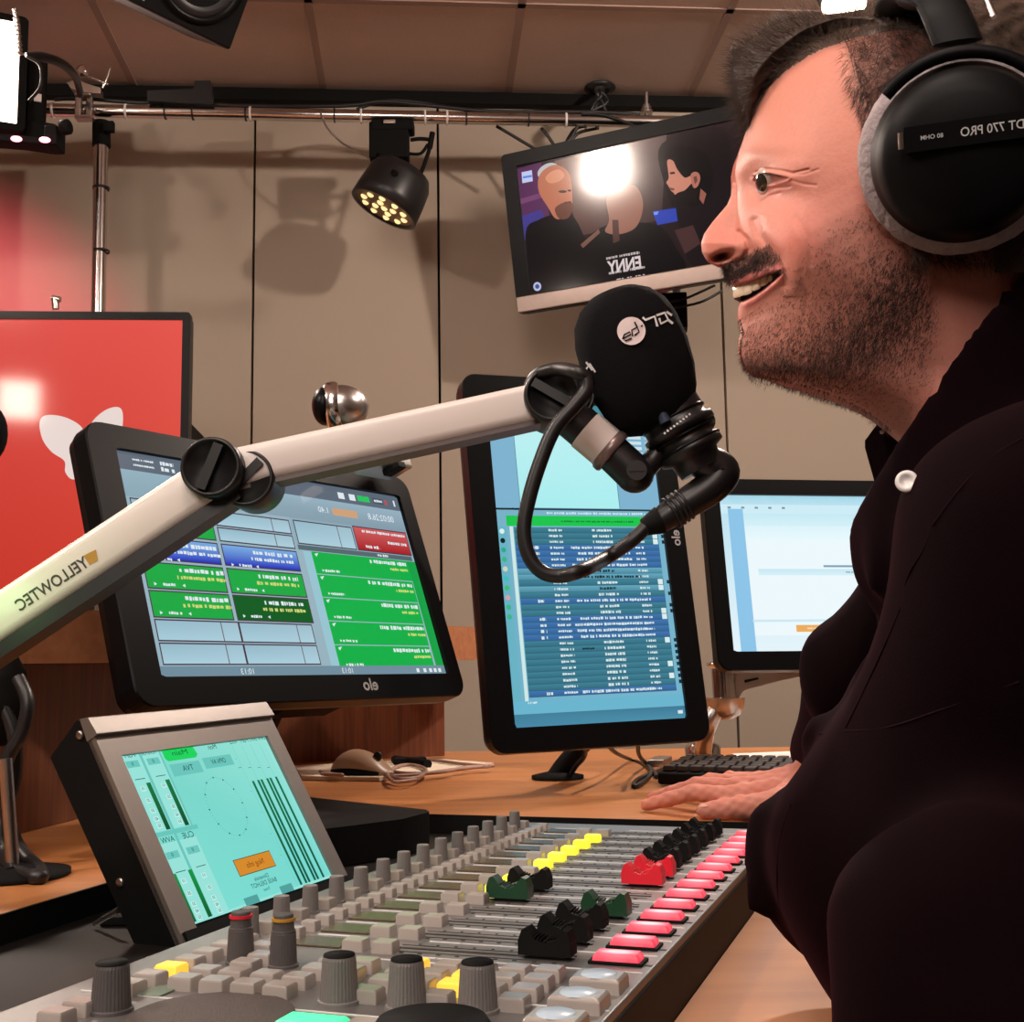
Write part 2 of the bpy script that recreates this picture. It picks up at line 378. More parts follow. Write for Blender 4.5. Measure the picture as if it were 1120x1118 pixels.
mb = MB(); mb.tube([on_pipe(x)+EZ*z-E2*.004 for x, z in ((60, .03), (90, .035), (150, .025), (190, .03), (260, .022), (330, .024), (385, .03), (420, .044), (470, .034), (540, .02), (640, .024), (700, .02))], .006, 8, sub=5)
mb.tube([on_pipe(x)+EZ*z for x, z in ((390, .02), (420, .048), (455, .046), (520, .02))], .005, 8, sub=5)
tag(mb.build('cable', 'rubber'), 'black cable bundled along the top of the horizontal chrome pipe', 'cable')
t = thing('support_pipe', 'vertical chrome pipe rising behind the red screen to the lighting rig', 'pipe', PW(110, 500, OFF+.0))
mb = MB(); mb.tube([PW(111, 136, OFF), (*PW(110, 520, OFF)[:2], .001)], .020, 24); mb.build('pipe', 'chrome', t, world=True)
mb = MB(); mb.tube([PW(111, 134, OFF), PW(111, 160, OFF)], .025, 20); mb.box(PW(119, 139, OFF+.03), (.03, .02, .03)); mb.build('sleeve', 'matte', t, .002, world=True)
for y in (206, 275):
    mb = MB(); mb.lathe([(.0205, -.003), (.0235, -.003), (.0235, .003), (.0205, .003)], PW(110.6, y, OFF), (0, 0, 1), 20, False); mb.build('cable_tie', 'rubber', t, world=True)
# clamp
t = thing('pipe_clamp', 'shiny steel hook clamp gripping the pipe beside the soft light', 'clamp', PW(92, 118, OFF+.03))
o = PW(91, 119, OFF+.03)
mb = MB()
mb.prism([PW(x, y, OFF+.05) for x, y in ((73, 90), (84, 86), (96, 92), (110, 96), (110, 102), (93, 101), (78, 97))], (0, 0, 0), E2*.03); mb.build('hook_plate', 'steel', t, .002, world=True)
mb = MB(); mb.lathe([(.013, 0), (.017, .004), (.017, .012), (.010, .016)], PW(91, 79, OFF+.05), E2*-1, 20); mb.build('wing_nut', 'chrome', t, world=True)
mb = MB(); mb.tube([PW(112, 96, OFF+.05), PW(116, 88, OFF+.05), PW(120, 75, OFF+.05)], .0035, 10); mb.tube([PW(97, 84, OFF+.05), PW(118, 92, OFF+.05)], .004, 10); mb.build('lever', 'chrome', t, world=True)
for x in (86, 98):
    mb = MB(); mb.box(PW(x, 117, OFF+.028), (.018, .014, .064)); mb.build('jaw', 'steel', t, .003, world=True)
mb = MB(); mb.box(PW(92, 105, OFF+.03), (.045, .03, .010)); mb.box(PW(93, 130, OFF+.03), (.050, .03, .008)); mb.build('bracket', 'steel', t, .002, world=True)
# soft light at the left edge
t = thing('soft_light', 'large glowing white soft light panel in black frame at the left edge', 'studio light', P(5, 80, 2.75))
Rl = Rm(.42, -.08, 0); c = P(-70, 72, 2.85); c_soft = c + Rl @ np.array([0, -.06, 0]); w_, h_ = .40, .29
def LP(x, y, z): return c + Rl @ np.array([x, y, z])
mb = MB(); slab(mb, .382, .285, .01, -.031, -.029); M_ = mb.v; mb.v = [tuple(c + Rl @ np.array(q)) for q in M_]; mb.build('glass', 'panel_light', t, world=True)
mb = MB(); ring_frame(mb, .42, .32, .015, .38, .283, -.034, .03); slab(mb, .41, .31, .012, .03, .07); mb.v = [tuple(c + Rl @ np.array(q)) for q in mb.v]; mb.build('housing', 'matte', t, world=True)
mb = MB(); mb.box(LP(.235, .03, -.02), (.05, .07, .20), Rl); mb.box(LP(.24, .03, -.135), (.09, .08, .05), Rl); mb.build('yoke', 'matte', t, .006, world=True)
mb = MB(); mb.lathe([(.012, 0), (.018, .004), (.018, .02), (.012, .024)], P(67, 140, 2.7), (1, -.3, 0), 16); mb.build('knob', 'matte', t, world=True)
mb = MB(); mb.box(LP(.238, -.006, -.045), (.018, .002, .022), Rl); mb.build('sticker', 'tie_w', t, world=True)
t = thing('lamp_bar', 'small black bar lamp with two pink bulbs under the soft light', 'studio light', P(38, 156, 2.68))
mb = MB(); mb.box(P(20, 156, 2.72), (.16, .05, .018), Rm(.15, 0, .04)); mb.box(P(60, 153, 2.72), (.03, .06, .05)); mb.build('housing', 'matte', t, .004, world=True)
for x in (18, 49):
    mb = MB(); mb.ball(P(x, 152 + (x > 30), 2.67), (.013, .010, .006), 16); mb.build('bulb', 'pinklamp', t, world=True)
mb = MB(); mb.tube([P(17, 10, 2.7), P(21, 30, 2.7), P(22, 58, 2.7)], .0035, 8)
for k in range(11): mb.lathe([(.004, -.002), (.008, 0), (.004, .002)], P(17+5*k/10, 11+47*k/10, 2.7), (.3*(k % 2), .3, 1), 10)
tag(mb.build('safety_chain', 'steel'), 'steel safety chain hanging above the soft light', 'chain')
mb = MB(); mb.tube([P(28, 60, 2.72), P(45, 62, 2.75), P(62, 67, 2.8), P(76, 76, 2.9), P(84, 88, 3.1), P(88, 104, 3.2)], [.006, .012, .012, .011, .010, .009], 10, sub=5)
mb.tube([P(30, 62, 2.7), P(44, 72, 2.7), P(44, 95, 2.7), P(32, 110, 2.72)], .004, 8, sub=5)
tag(mb.build('cable', 'rubber'), 'thick black power cable curving from the soft light to the clamp', 'cable')
t = thing('power_adapter', 'black adapter box strapped on top of the horizontal pipe', 'adapter', on_pipe(195)+EZ*.03)
mb = MB(); mb.prism([PW(x, y, OFF+.03) for x, y in ((161, 99), (212, 97), (213, 88), (230, 88), (233, 114), (213, 113), (161, 110))], (0, 0, 0), E2*.04); mb.build('body', 'black', t, .003, world=True)
# PAR can
t = thing('spot_light', 'round black LED spotlight aimed down, hanging from the horizontal pipe', 'spotlight', on_pipe(428)-EZ*PR)
D_ = 3.28; lc = P(419.5, 229, D_-.03); ax = np.array([-.45, -.05, -.89]); ax /= np.linalg.norm(ax)
mb = MB(); mb.lathe([(.055, -.135), (.080, -.125), (.092, -.10), (.098, -.035), (.100, 0), (.089, 0), (.087, -.006)], lc, ax, 40); mb.build('housing', 'black', t, world=True)
mb = MB(); mb.lathe([(.0, -.0055), (.087, -.0055), (.087, -.004)], lc, ax, 32); mb.build('lens_plate', mat('lamp_reflector', c8(120, 88, 42), .3, .7), t, world=True)
e1 = np.cross(ax, EZ); e1 /= np.linalg.norm(e1); e2 = np.cross(ax, e1)
for rad, n, ph in ((.0, 1, 0), (.030, 4, .4), (.064, 10, .1)):
    for k in range(n):
        a = ph+2*PI*k/n; mb = MB(); mb.ball(lc+rad*(math.cos(a)*e1+math.sin(a)*e2)-ax*.008, .0112, 14, R=np.eye(3)); mb.build('led_lens', 'led', t, world=True)
mb = MB(); mb.box(P(426, 156, D_), (.112, .05, .11)); mb.box(P(430, 140, D_), (.12, .055, .035)); mb.build('ballast_box', 'matte', t, .006, world=True)
for sx_ in (-.082, .082):
    mb = MB(); q = lc-ax*.07+e1*sx_*1.22; mb.tube([P(426, 165, D_)+np.array([sx_*.5, 0, 0]), (P(426, 170, D_)+q)/2+np.array([sx_*.2, 0, 0]), q], .009, 8, sub=3); mb.build('yoke_arm', 'matte', t, world=True)
mb = MB(); mb.tube([P(449, 153, D_), P(462, 152, D_), P(471, 156, D_), P(464, 180, D_), P(459, 192, D_)], .006, 8, sub=4); mb.tube([P(473, 145, D_), P(470, 162, D_)], .008, 8); mb.tube([P(447, 168, D_), P(460, 168, D_), P(468, 158, D_)], .005, 8, sub=4); mb.build('tilt_bracket', 'matte', t, world=True)
mb = MB(); mb.box(P(426, 133.5, D_-.03), (.034, .012, .011)); mb.build('clip', 'bolt', t, .002, world=True)
mb = MB(); mb.tube([PW(350, 122, OFF+.02), PW(358, 140, OFF+.02), PW(375, 157, OFF+.02), P(402, 172, D_)], .0028, 8, sub=5)
tag(mb.build('safety_cable', 'steel'), 'thin steel safety cable running from pipe to the round spotlight', 'cable')
# ceiling cable bundle and bolt
mb = MB(); hb = PZ(656, 95, CEIL)
for dx, xs_ in ((-.018, ((660, 100), (648, 118), (640, 140))), (0, ((655, 100), (653, 112), (650, 128), (654, 140))), (.018, ((652, 98), (660, 115), (668, 130), (690, 138))), (.01, ((656, 98), (664, 112), (640, 126), (625, 150), (615, 160)))):
    mb.tube([hb+E1*dx] + [PW(x, y, .3) for x, y in xs_], .005, 8, sub=5)
mb.tube([PW(636, 124, .32), PW(660, 126, .32), PW(690, 136, .33), PW(706, 146, .35)], .0045, 8, sub=5)
mb.lathe([(.045, 0), (.05, -.006), (.03, -.012)], hb, EZ, 20)
tag(mb.build('cable_bundle', 'rubber'), 'black cables dropping through a ceiling hole above the television', 'cable')
mb = MB()
for p in (((543, 138), (560, 148), (585, 163)), ((592, 140), (600, 150), (612, 168)), ((640, 138), (628, 142), (618, 158)), ((655, 140), (632, 146), (622, 160))): mb.tube([PW(x, y, .27) for x, y in p], .005, 8, sub=5)
tag(mb.build('cable_loop', 'rubber'), 'loose black cables hanging between the pipe and television top', 'cable')
t = thing('hanger_bolt', 'threaded steel hanger bolt standing on the pipe above the television', 'bolt', on_pipe(707)+EZ*.02)
mb = MB(); mb.tube([PW(707, 101, OFF), PW(707, 140, OFF)], .0055, 12); mb.build('rod', 'steel', t, world=True)
for y, r in ((119, .016), (123, .02), (116, .012)):
    mb = MB(); mb.lathe([(r, -.004), (r, .004)], PW(707, y, OFF), EZ, 6); mb.build('nut', 'steel', t, world=True)
# ceiling speaker
t = thing('ceiling_speaker', 'black studio loudspeaker mounted at the ceiling, seen from below', 'speaker', P(190, 10, 2.5))
Rs = Rm(.62, .52, .16); sw, sh, sd = .27, .40, .28
corner = P(251, 55, 2.55); cs = corner - Rs @ np.array([sw/2, 0, -sh/2]); 
def SP(x, y, z): return cs + Rs @ np.array([x, y, z])
mb = MB(); mb.box(SP(0, sd/2, 0), (sw, sd, sh), Rs); mb.build('cabinet', mat('speaker_paint', c8(58, 50, 50), .5), t, .004, world=True)
mb = MB(); mb.box(SP(0, -.004, 0), (sw-.004, .008, sh-.004), Rs); mb.build('baffle', 'matte', t, .003, world=True)
mb = MB(); wc = SP(.020, -.009, -.085); mb.lathe([(.098, 0), (.098, .006), (.088, .007), (.080, -.002)], wc, Rs @ np.array([0, -1, 0]), 40, False); mb.build('woofer_ring', 'bezel', t, world=True)
mb = MB(); mb.lathe([(.082, .001), (.07, .006), (.06, -.004), (.03, -.012), (.0, -.006)], wc, Rs @ np.array([0, -1, 0]), 40, False); mb.build('woofer_cone', 'rubber', t, world=True)
mb = MB(); mb.box(SP(-.085, -.009, -.165), (.030, .002, .022), Rs); lg = mb.build('badge', mat('badge_red', c8(178, 60, 50), .4), t, world=True)
mb = MB(); text_on(mb, 'ono', SP(-.085, -.0105, -.165), Rs @ np.array([1., 0, 0]), Rs @ np.array([0, 0, 1.]), .018, True); mb.build('badge_letters', 'textg', lg, world=False).matrix_basis = lg.matrix_basis.inverted() @ t.matrix_basis.inverted()
mb = MB(); mb.box(SP(-.085, -.009, -.184), (.022, .001, .004), Rs); mb.build('nameplate', 'textg', t, world=True)
# bulb above the head and ceiling bar
t = thing('ceiling_lamp', 'bright round ceiling lamp glowing above the man\'s hair', 'lamp', P(922, -4, 2.45))
lp = P(923, 5, 2.45); mb = MB(); mb.ball(lp, (.047, .047, .040), 28); mb.build('bulb', 'bulb', t, world=True)
mb = MB(); mb.lathe([(.052, .02), (.06, .06), (.05, .16), (.02, .17)], lp, (0, .2, 1), 28); mb.build('housing', 'matte', t, world=True)
mb = MB(); mb.tube([PZ(1040, 42, 2.6), PZ(1092, -22, 2.6)], .022, 12)
tag(mb.build('ceiling_pipe', 'matte'), 'black slanting pipe below the ceiling at the upper corner', 'pipe')

# ================================================================ SCREENS
class Panel:
    def __init__(s, name, label, cat, pos, ang, w, h, root_at=None):
        s.R = Rm(*[math.radians(a) for a in ang]); s.pos = np.array(pos, float); s.w = w; s.h = h
        s.t = thing(name, label, cat, pos, s.R)
    def uv(s, x, y, cx=0, cz=0):
        n = s.R[:, 1]; p = hit(x, y, n, s.pos @ n) - s.pos; l = s.R.T @ p
        return ((l[0]-cx)/s.w+.5, .5-(l[2]-cz)/s.h)
    def W(s, x, y, z): return s.pos + s.R @ np.array([x, y, z])
def smooth_loop(pts, n=6):
    m = len(pts); out = []
    for i in range(m):
        p0, p1, p2, p3 = [np.array(pts[(i+k) % m], float) for k in (-1, 0, 1, 2)]
        for k in range(n):
            s_ = k/n; out.append(tuple(.5*((2*p1)+(-p0+p2)*s_+(2*p0-5*p1+4*p2-p3)*s_*s_+(-p0+3*p1-3*p2+p3)*s_**3)))
    return out
# --- television
k_ = .9; tp = CAM + k_*(np.array([.3782, 3.5067, 2.2703])-CAM)
TV = Panel('television', 'wall-hung television showing three men, tilted above the microphone', 'television', tp, (-21.2, 9.1, -2.1), .636, .364)
tcx, tcz = 0., .005
mb = MB(); ring_frame(mb, .72, .45, .012, .636, .364, -.004, .02, tcx, tcz); slab(mb, .716, .446, .012, .018, .045); slab(mb, .5, .3, .03, .045, .09); mb.build('bezel', 'bezel', TV.t)
mb = MB(); mb.box((0, -.005, -.201), (.716, .012, .044)); mb.build('speaker_bar', 'silver', TV.t, .003)
cv = Canvas(.636, .364, (34, 22, 24))
def q(x, y): return TV.uv(540+x/3.494, 80+y/3.494, tcx, tcz)
def pq(c, pts, l=1):
    if l > 1 and len(pts) > 5: pts = smooth_loop(pts, 5)
    cv.poly([tuple(np.clip(q(*p), 0, 1)) for p in pts], c, l)
pq((88, 44, 84), [(88, 365), (180, 340), (215, 560), (115, 600)]); pq((62, 60, 140), [(103, 545), (180, 520), (215, 600), (116, 640)]); pq((120, 70, 110), [(100, 480), (200, 450), (200, 470), (102, 500)])
cb = [(q(x, y)) for x, y in ((230, 335), (660, 225), (640, 560), (330, 620))]
cv.mb.add([cv.p(u, v, 1) for u, v in cb], [(0, 3, 2, 1)], False, [c8(*c) for c in ((120, 84, 76), (96, 76, 72), (60, 44, 44), (84, 56, 50))])
def blob(cx, cy, rx, ry, c, l=2, rot=0.):
    pq(c, [(cx+rx*math.cos(a)*math.cos(rot)-ry*math.sin(a)*math.sin(rot), cy+rx*math.cos(a)*math.sin(rot)+ry*math.sin(a)*math.cos(rot)) for a in [2*PI*i/24 for i in range(24)]], l)
blob(205, 372, 42, 26, (190, 186, 190), 2, -.5)
pq((16, 11, 14), [(120, 610), (170, 560), (235, 540), (300, 545), (350, 640), (400, 800), (130, 835)], 2)
pq((186, 112, 84), [(170, 400), (195, 365), (240, 350), (285, 380), (298, 450), (296, 520), (270, 550), (235, 555), (205, 510), (172, 455)], 3); pq((104, 60, 48), [(232, 520), (252, 500), (276, 492), (298, 496), (300, 520), (284, 552), (250, 556)], 4); pq((214, 142, 110), [(196, 400), (218, 376), (250, 368), (268, 390), (250, 412), (214, 420)], 4); pq((92, 48, 40), [(268, 492), (294, 488), (296, 494), (272, 500)], 5); blob(262, 452, 16, 5, (60, 32, 28), 5); blob(288, 448, 8, 4, (60, 32, 28), 5)
pq((12, 9, 11), [(330, 660), (430, 580), (560, 570), (640, 590), (690, 660), (720, 760), (440, 805), (320, 790)], 3)
pq((150, 100, 84), [(430, 480), (470, 440), (540, 430), (570, 500), (545, 585), (480, 615), (425, 605), (440, 560)], 4); pq((80, 50, 46), [(452, 560), (475, 560), (480, 640), (455, 650)], 5); pq((120, 84, 70), [(330, 655), (400, 595), (405, 610), (340, 668)], 5)
pq((24, 16, 18), [(640, 270), (840, 200), (905, 300), (900, 700), (760, 740), (700, 560), (650, 420)], 2)
pq((12, 8, 9), [(655, 335), (672, 296), (730, 280), (800, 300), (835, 370), (830, 450), (790, 500), (735, 500), (700, 420), (690, 350)], 3)
pq((200, 130, 108), [(662, 335), (684, 334), (700, 366), (728, 398), (752, 392), (766, 400), (764, 432), (748, 462), (722, 484), (700, 474), (686, 456), (676, 448), (670, 436), (664, 426), (659, 416), (668, 396)], 4)
pq((22, 14, 14), [(690, 470), (704, 456), (730, 446), (752, 424), (764, 420), (776, 450), (766, 486), (730, 500), (704, 492)], 5); pq((120, 66, 56), [(672, 436), (690, 440), (688, 448), (674, 446)], 5); pq((50, 28, 26), [(672, 378), (690, 376), (692, 384), (674, 386)], 5)
pq((176, 108, 92), [(752, 388), (768, 376), (784, 384), (788, 406), (778, 432), (764, 438), (756, 420)], 6); pq((110, 60, 52), [(762, 396), (774, 392), (778, 410), (768, 424)], 7)
pq((150, 90, 76), [(790, 440), (812, 460), (800, 500), (785, 480)], 4)
pq((44, 66, 170), [(605, 528), (695, 515), (702, 565), (625, 580)], 4); pq((120, 150, 220), [(610, 530), (630, 527), (625, 540), (612, 542)], 5)
pq((70, 44, 44), [(690, 600), (760, 580), (790, 650), (730, 690)], 3)
pq((190, 200, 236), [(105, 378), (144, 370), (148, 412), (108, 420)], 3); pq((96, 128, 220), [(110, 394), (144, 388), (145, 396), (110, 402)], 4); blob(165, 815, 15, 17, (180, 190, 226), 3); blob(165, 815, 8, 9, (60, 70, 130), 4)
for tx, x, y, wd, sz in (('ENNY', 500, 735, 130, .13), ('KUHR', 520, 790, 120, .06)):
    u, v = q(x, y); cv.text(tx, u, v, sz, (216, 200, 200), 6, True, .03, wd/3.494*.636/250/.636)
for x0, y0, x1 in ((430, 718, 560), (440, 775, 580)):
    u0, v0 = q(x0, y0); u1, v1 = q(x1, y0); cv.scrib(u0, u1, v0-.02, .022, (190, 176, 176), 6)
so = cv.mb.build('screen', 'screen_tv', TV.t); so.location = (tcx, .004, tcz)
mb = MB(); mb.ball(TV.W(.29, -.012, -.203), .0035, 10); mb.build('power_led', 'greenled', TV.t, world=True)
mb = MB(); mb.box(TV.W(0, .12, 0), (.2, .12, .2), TV.R); mb.tube([TV.W(0, .15, 0), PW(720, 240, .02)], .03, 12); mb.build('wall_bracket', 'matte', TV.t, .004, world=True)
# --- wall clock under the television
t = thing('led_clock', 'black digital clock box with red numerals beneath the television', 'clock', PW(728, 345, .20))
cc = PW(728, 343, .22); Rc = Rm(-.12, .05, 0); mb = MB(); mb.box(cc, (.125, .08, .105), Rc); mb.build('case', 'matte', t, .004, world=True)
mb = MB(); text_on(mb, '19', PW(733, 347, .268), E1, EZ, .052, True, .01); mb.build('numerals', 'redled', t, world=True)
mb = MB(); mb.tube([PW(700, 333, .25), PW(730, 337, .27), PW(765, 331, .3), PW(790, 318, .3)], .004, 8, sub=5); mb.tube([PW(712, 332, .26), PW(745, 328, .28), PW(782, 312, .3)], .004, 8, sub=5)
mb.tube([PW(740, 330, .2), PW(740, 300, .05)], .012, 8)
tag(mb.build('cable_loop', 'rubber'), 'black cable loop sagging under the television silver edge', 'cable')
# --- red screen
RS = Panel('wall_screen', 'large red screen with a white butterfly behind the left monitor', 'screen', (0, 0, 0), (0, 0, 0), 1.14, .62)
RSD = 2.7; a_ = P(207, 342, RSD); b_ = P(205, 652, RSD); hh = a_[2]-b_[2]; ww = hh*1.76
RS.R = RR.copy(); RS.pos = (a_+b_)/2 - E1*ww/2; RS.w = ww-.036; RS.h = hh-.036
mm = Matrix.Identity(4)
for i in range(3):
    for j in range(3): mm[i][j] = float(RS.R[i, j])
    mm[i][3] = float(RS.pos[i])
RS.t.matrix_basis = mm
mb = MB(); ring_frame(mb, ww, hh, .008, RS.w, RS.h, -.004, .02); slab(mb, ww-.006, hh-.006, .008, .018, .05); mb.build('bezel', 'bezel', RS.t)
cv = Canvas(RS.w, RS.h, [(206, 62, 62), (228, 84, 74), (206, 62, 44), (186, 36, 34)])
def q(x, y): return RS.uv(x, y)
def pc(c, pts, l=1): cv.poly([q(*p) for p in pts], c, l)
pc((232, 214, 208), smooth_loop([(93, 480), (88, 466), (70, 456), (50, 454), (43, 462), (46, 480), (56, 494), (70, 504), (71, 516), (78, 524), (88, 521), (94, 505)]), 1)
pc((232, 214, 208), smooth_loop([(93, 480), (100, 462), (114, 449), (128, 445), (134, 452), (133, 476), (130, 500), (118, 512), (104, 508), (95, 498)]), 2)
so = cv.mb.build('screen', 'screen', RS.t); so.location = (0, .003, 0)
mb = MB(); mb.tube([P(61, 338, RSD+.03), P(60, 327, RSD+.03)], .008, 10); mb.tube([P(57, 326, RSD+.03), P(66, 328, RSD+.03)], .007, 10); mb.build('mount_stub', 'steel', RS.t, world=True)
mb = MB(); mb.box(RS.pos+E2*.2+E1*.45, (.2, .32, .2), RR); mb.build('wall_bracket', 'matte', RS.t, .004, world=True)

# --- monitor 1 (left, landscape)
def monitor(name, label, pos, ang, sw, sh, bl, br, bt, bb, thick=.035):
    pn = Panel(name, label, 'monitor', pos, ang, sw, sh); W_, H_ = sw+bl+br, sh+bt+bb; cx, cz = (br-bl)/2, (bt-bb)/2
    mb = MB()
    out = [(x+cx, z+cz) for x, z in rrect(W_, H_, .022)]
    def inn(x, z):
        k = max(abs(x-cx)/(W_/2), abs(z-cz)/(H_/2)); return ((x-cx)/k*sw/W_, (z-cz)/k*sh/H_)
    A = [(x, -.003, z) for x, z in out]; B = [(*inn(x, z),) for x, z in out]
    mb.rings([[(cx+(x-cx)*.985, thick, cz+(z-cz)*.985) for x, z in out], [(x, thick*.6, z) for x, z in out], [(x, -.001, z) for x, z in out], [(cx+(x-cx)*.994, -.003, cz+(z-cz)*.994) for x, z in out], [(x, -.003, z) for x, z in B], [(x, .004, z) for x, z in B]], False, False)
    slab(mb, W_*.985, H_*.985, .02, thick-.002, thick, cx, cz); mb.build('bezel', 'bezel', pn.t)
    mb = MB(); slab(mb, W_*.55, H_*.5, .03, thick, thick+.03, cx, cz); mb.build('rear_housing', 'matte', pn.t)
    return pn, cx, cz, W_, H_
M1, cx1, cz1, W1, H1 = monitor('monitor', 'landscape touch monitor with green, red and blue playlist blocks', (-.2652, 1.4848, 1.0352), (54.6, -19.6, .5), .477, .268, .036, .026, .030, .032)
cv = Canvas(.477, .268, (150, 178, 190))
def q(x, y): return M1.uv(x, y)
def line_text(cv, p0, s, size, c, l=4, mirror=True, bold=0., width=None): cv.text(s, p0[0], p0[1], size, c, l, mirror, bold, width)
# UV layout read from the photograph's screen (u right, v down)
Wh = (222, 232, 236)
def rct(a, b, c, l=1):
    (u0, v0), (u1, v1) = a, b; cv.rect(u0, v0, u1, v1, c, l)
cv.rect(0, 0, 1, .085, (92, 104, 118)); cv.grad(0, .085, 1, .21, [(146, 176, 190), (150, 176, 192), (130, 152, 166), (138, 166, 180)], 1)
cv.text('15:59.25', .27, .045, .06, Wh, 3, True, .01); cv.scrib(.05, .11, .032, .010, Wh); cv.scrib(.05, .11, .058, .010, Wh); cv.scrib(.13, .17, .03, .02, Wh); cv.scrib(.13, .17, .058, .022, Wh)
cv.text('0:00.0', .26, .15, .055, (176, 198, 208), 3); 
for a, b, c_ in ((.74, .765, Wh), (.785, .81, Wh)): cv.rect(a, .03, b, .065, c_, 2)
cv.rect(.82, .03, .87, .062, (40, 196, 96), 2); cv.rect(.885, .03, .93, .062, (70, 84, 96), 2); cv.scrib(.89, .925, .046, .016, Wh); cv.rect(.937, .035, .945, .06, (220, 60, 60), 3); cv.rect(.975, .028, .982, .062, Wh, 3)
cv.rect(.70, .125, .80, .165, (206, 160, 120), 2); cv.text('1.40', .665, .145, .045, Wh, 3); cv.text('00:02:26.8', .90, .145, .05, Wh, 3, width=.11)
# column geometry: col A u .03-.235, .235-.30 ; col B .31-.54; right list .56-1
rows = [.215, .295, .375, .475, .60, .725, .85, .965]
G = (26, 168, 68); DG = (10, 92, 34); B_ = (34, 66, 196)
def cell(u0, u1, v0, v1, c, l=1, split=None):
    cv.rect(u0, v0, u1, v1, (70, 52, 66), l); cs = [c]*4 if len(c) == 3 else c; cv.grad(u0+.003, v0+.006, u1-.003, v1-.006, cs, l+1)
    if split: cv.rect(split-.0015, v0+.006, split+.0015, v1-.006, (110, 100, 112), l+2)
LB = [(148, 184, 200), (158, 190, 204), (172, 206, 220), (168, 204, 218)]
cell(.02, .255, .215, .295, LB, 1, .19); cell(.265, .52, .225, .30, LB, 1, .455); cell(.265, .52, .305, .375, LB, 1, .455)
cell(.02, .255, .305, .375, [G]*4); 
BL_ = [(120, 170, 226), (120, 170, 226), (30, 44, 186), (30, 44, 186)]
cell(.02, .255, .385, .49, BL_); cell(.265, .52, .385, .49, BL_)
cell(.02, .255, .50, .62, G); cell(.265, .52, .50, .62, G); cell(.02, .255, .625, .745, G); cell(.265, .52, .625, .745, DG)
for a in (.02, .265): cell(a, a+.245, .75, .845, LB, 1, a+.19); cell(a, a+.245, .85, .945, LB, 1, a+.19)
for u0 in (.02, .265):
    for k, (v0, tx) in enumerate(((.385, None), (.50, None), (.625, None))):
        cv.scrib(u0+.10, u0+.235, v0+.03, .022, Wh, 4); cv.scrib(u0+.09, u0+.235, v0+.062, .018, (206, 214, 120) if k else Wh, 4)
        cv.scrib(u0+.045, u0+.085, v0+.098, .014, Wh, 4); cv.poly([(u0+.02, v0+.09), (u0+.028, v0+.098), (u0+.02, v0+.106)], Wh, 4); cv.poly([(u0+.108, v0+.09), (u0+.10, v0+.098), (u0+.108, v0+.106)], Wh, 4)
cv.rect(.525, .21, .995, .375, (140, 170, 184), 1); cell(.535, .76, .22, .345, LB, 2, .70); cell(.765, .995, .21, .345, [(206, 92, 92), (206, 92, 92), (168, 26, 34), (168, 26, 34)], 2)
cv.scrib(.80, .985, .235, .016, Wh, 5); cv.scrib(.90, .985, .285, .018, Wh, 5); cv.scrib(.80, .86, .32, .018, Wh, 5); cv.rect(.53, .35, .99, .375, (84, 104, 110), 3); cv.scrib(.84, .885, .362, .014, Wh, 5)
cv.rect(.545, .38, .575, .965, (150, 196, 208), 2); 
for k in range(5):
    v0 = .378+k*.118; cv.rect(.575, v0, .965-.002*k, v0+.113, (14, 174, 72), 2); cv.scrib(.80-.03*(k % 2), .955, v0+.022, .022, Wh, 5); cv.scrib(.88, .955, v0+.055, .016, (206, 220, 120), 5); cv.scrib(.61, .665, v0+.095, .014, Wh, 5); cv.poly([(.585, v0+.012), (.60, v0+.006), (.59, v0+.026)], Wh, 5); cv.poly([(.60, v0+.088), (.607, v0+.095), (.60, v0+.102)], Wh, 5)
cv.rect(.965, .378, 1., .965, (20, 160, 70), 2)
cv.rect(0, .95, 1, 1, (112, 140, 156), 3); cv.text('10:13', .26, .975, .036, Wh, 5); cv.text('10:13', .60, .975, .036, Wh, 5)
for u in (.88, .91, .935, .955, .975): cv.rect(u-.006, .965, u+.006, .985, Wh, 5)
so = cv.mb.build('screen', 'screen', M1.t); so.location = (0, .0035, 0)
mb = MB(); text_on(mb, 'elo', (.075, -.0036, -.134-.014), (1, 0, 0), (0, 0, 1), .022, True, .02); mb.build('logo', 'textg', M1.t)
mb = MB(); mb.box(M1.W(.02, .055, -.10), (.1, .05, .12), M1.R); mb.tube([M1.W(.02, .08, -.10), PZ(250, 868, .752)], .022, 14); mb.lathe([(.08, 0), (.08, .008), (.04, .014)], PZ(250, 868, .737), EZ, 30); mb.build('stand', 'matte', M1.t, .002, world=True)
t = thing('webcam', 'silver round conference camera on top of the landscape monitor', 'camera', M1.W(.10, .02, .17))
wcp = P(374, 446, 1.66); mb = MB(); mb.ball(wcp, (.038, .036, .032), 28, R=Rm(.3, 0, 0)); mb.build('camera_head', 'steel', t, world=True)
mb = MB(); mb.lathe([(.0335, -.010), (.0362, -.006), (.0362, .006), (.0335, .010)], wcp+np.array([-.012, -.002, 0]), (1, .1, .1), 28); mb.build('band', 'chrome', t, world=True)
mb = MB(); mb.ball(wcp+np.array([-.022, -.012, 0]), (.018, .027, .027), 24); mb.build('lens', 'bezel', t, world=True)
mb = MB(); mb.tube([wcp-EZ*.02, wcp-EZ*.075+np.array([.01, 0, 0])], .012, 16); mb.build('neck', 'steel', t, world=True)
mb = MB(); mb.box(P(418, 508, 1.62), (.075, .045, .022), M1.R); mb.build('mount_clip', 'alu', t, .004, world=True)
mb = MB(); mb.box(P(431, 513, 1.605), (.016, .03, .010), M1.R); mb.build('clip_button', 'matte', t, .002, world=True)
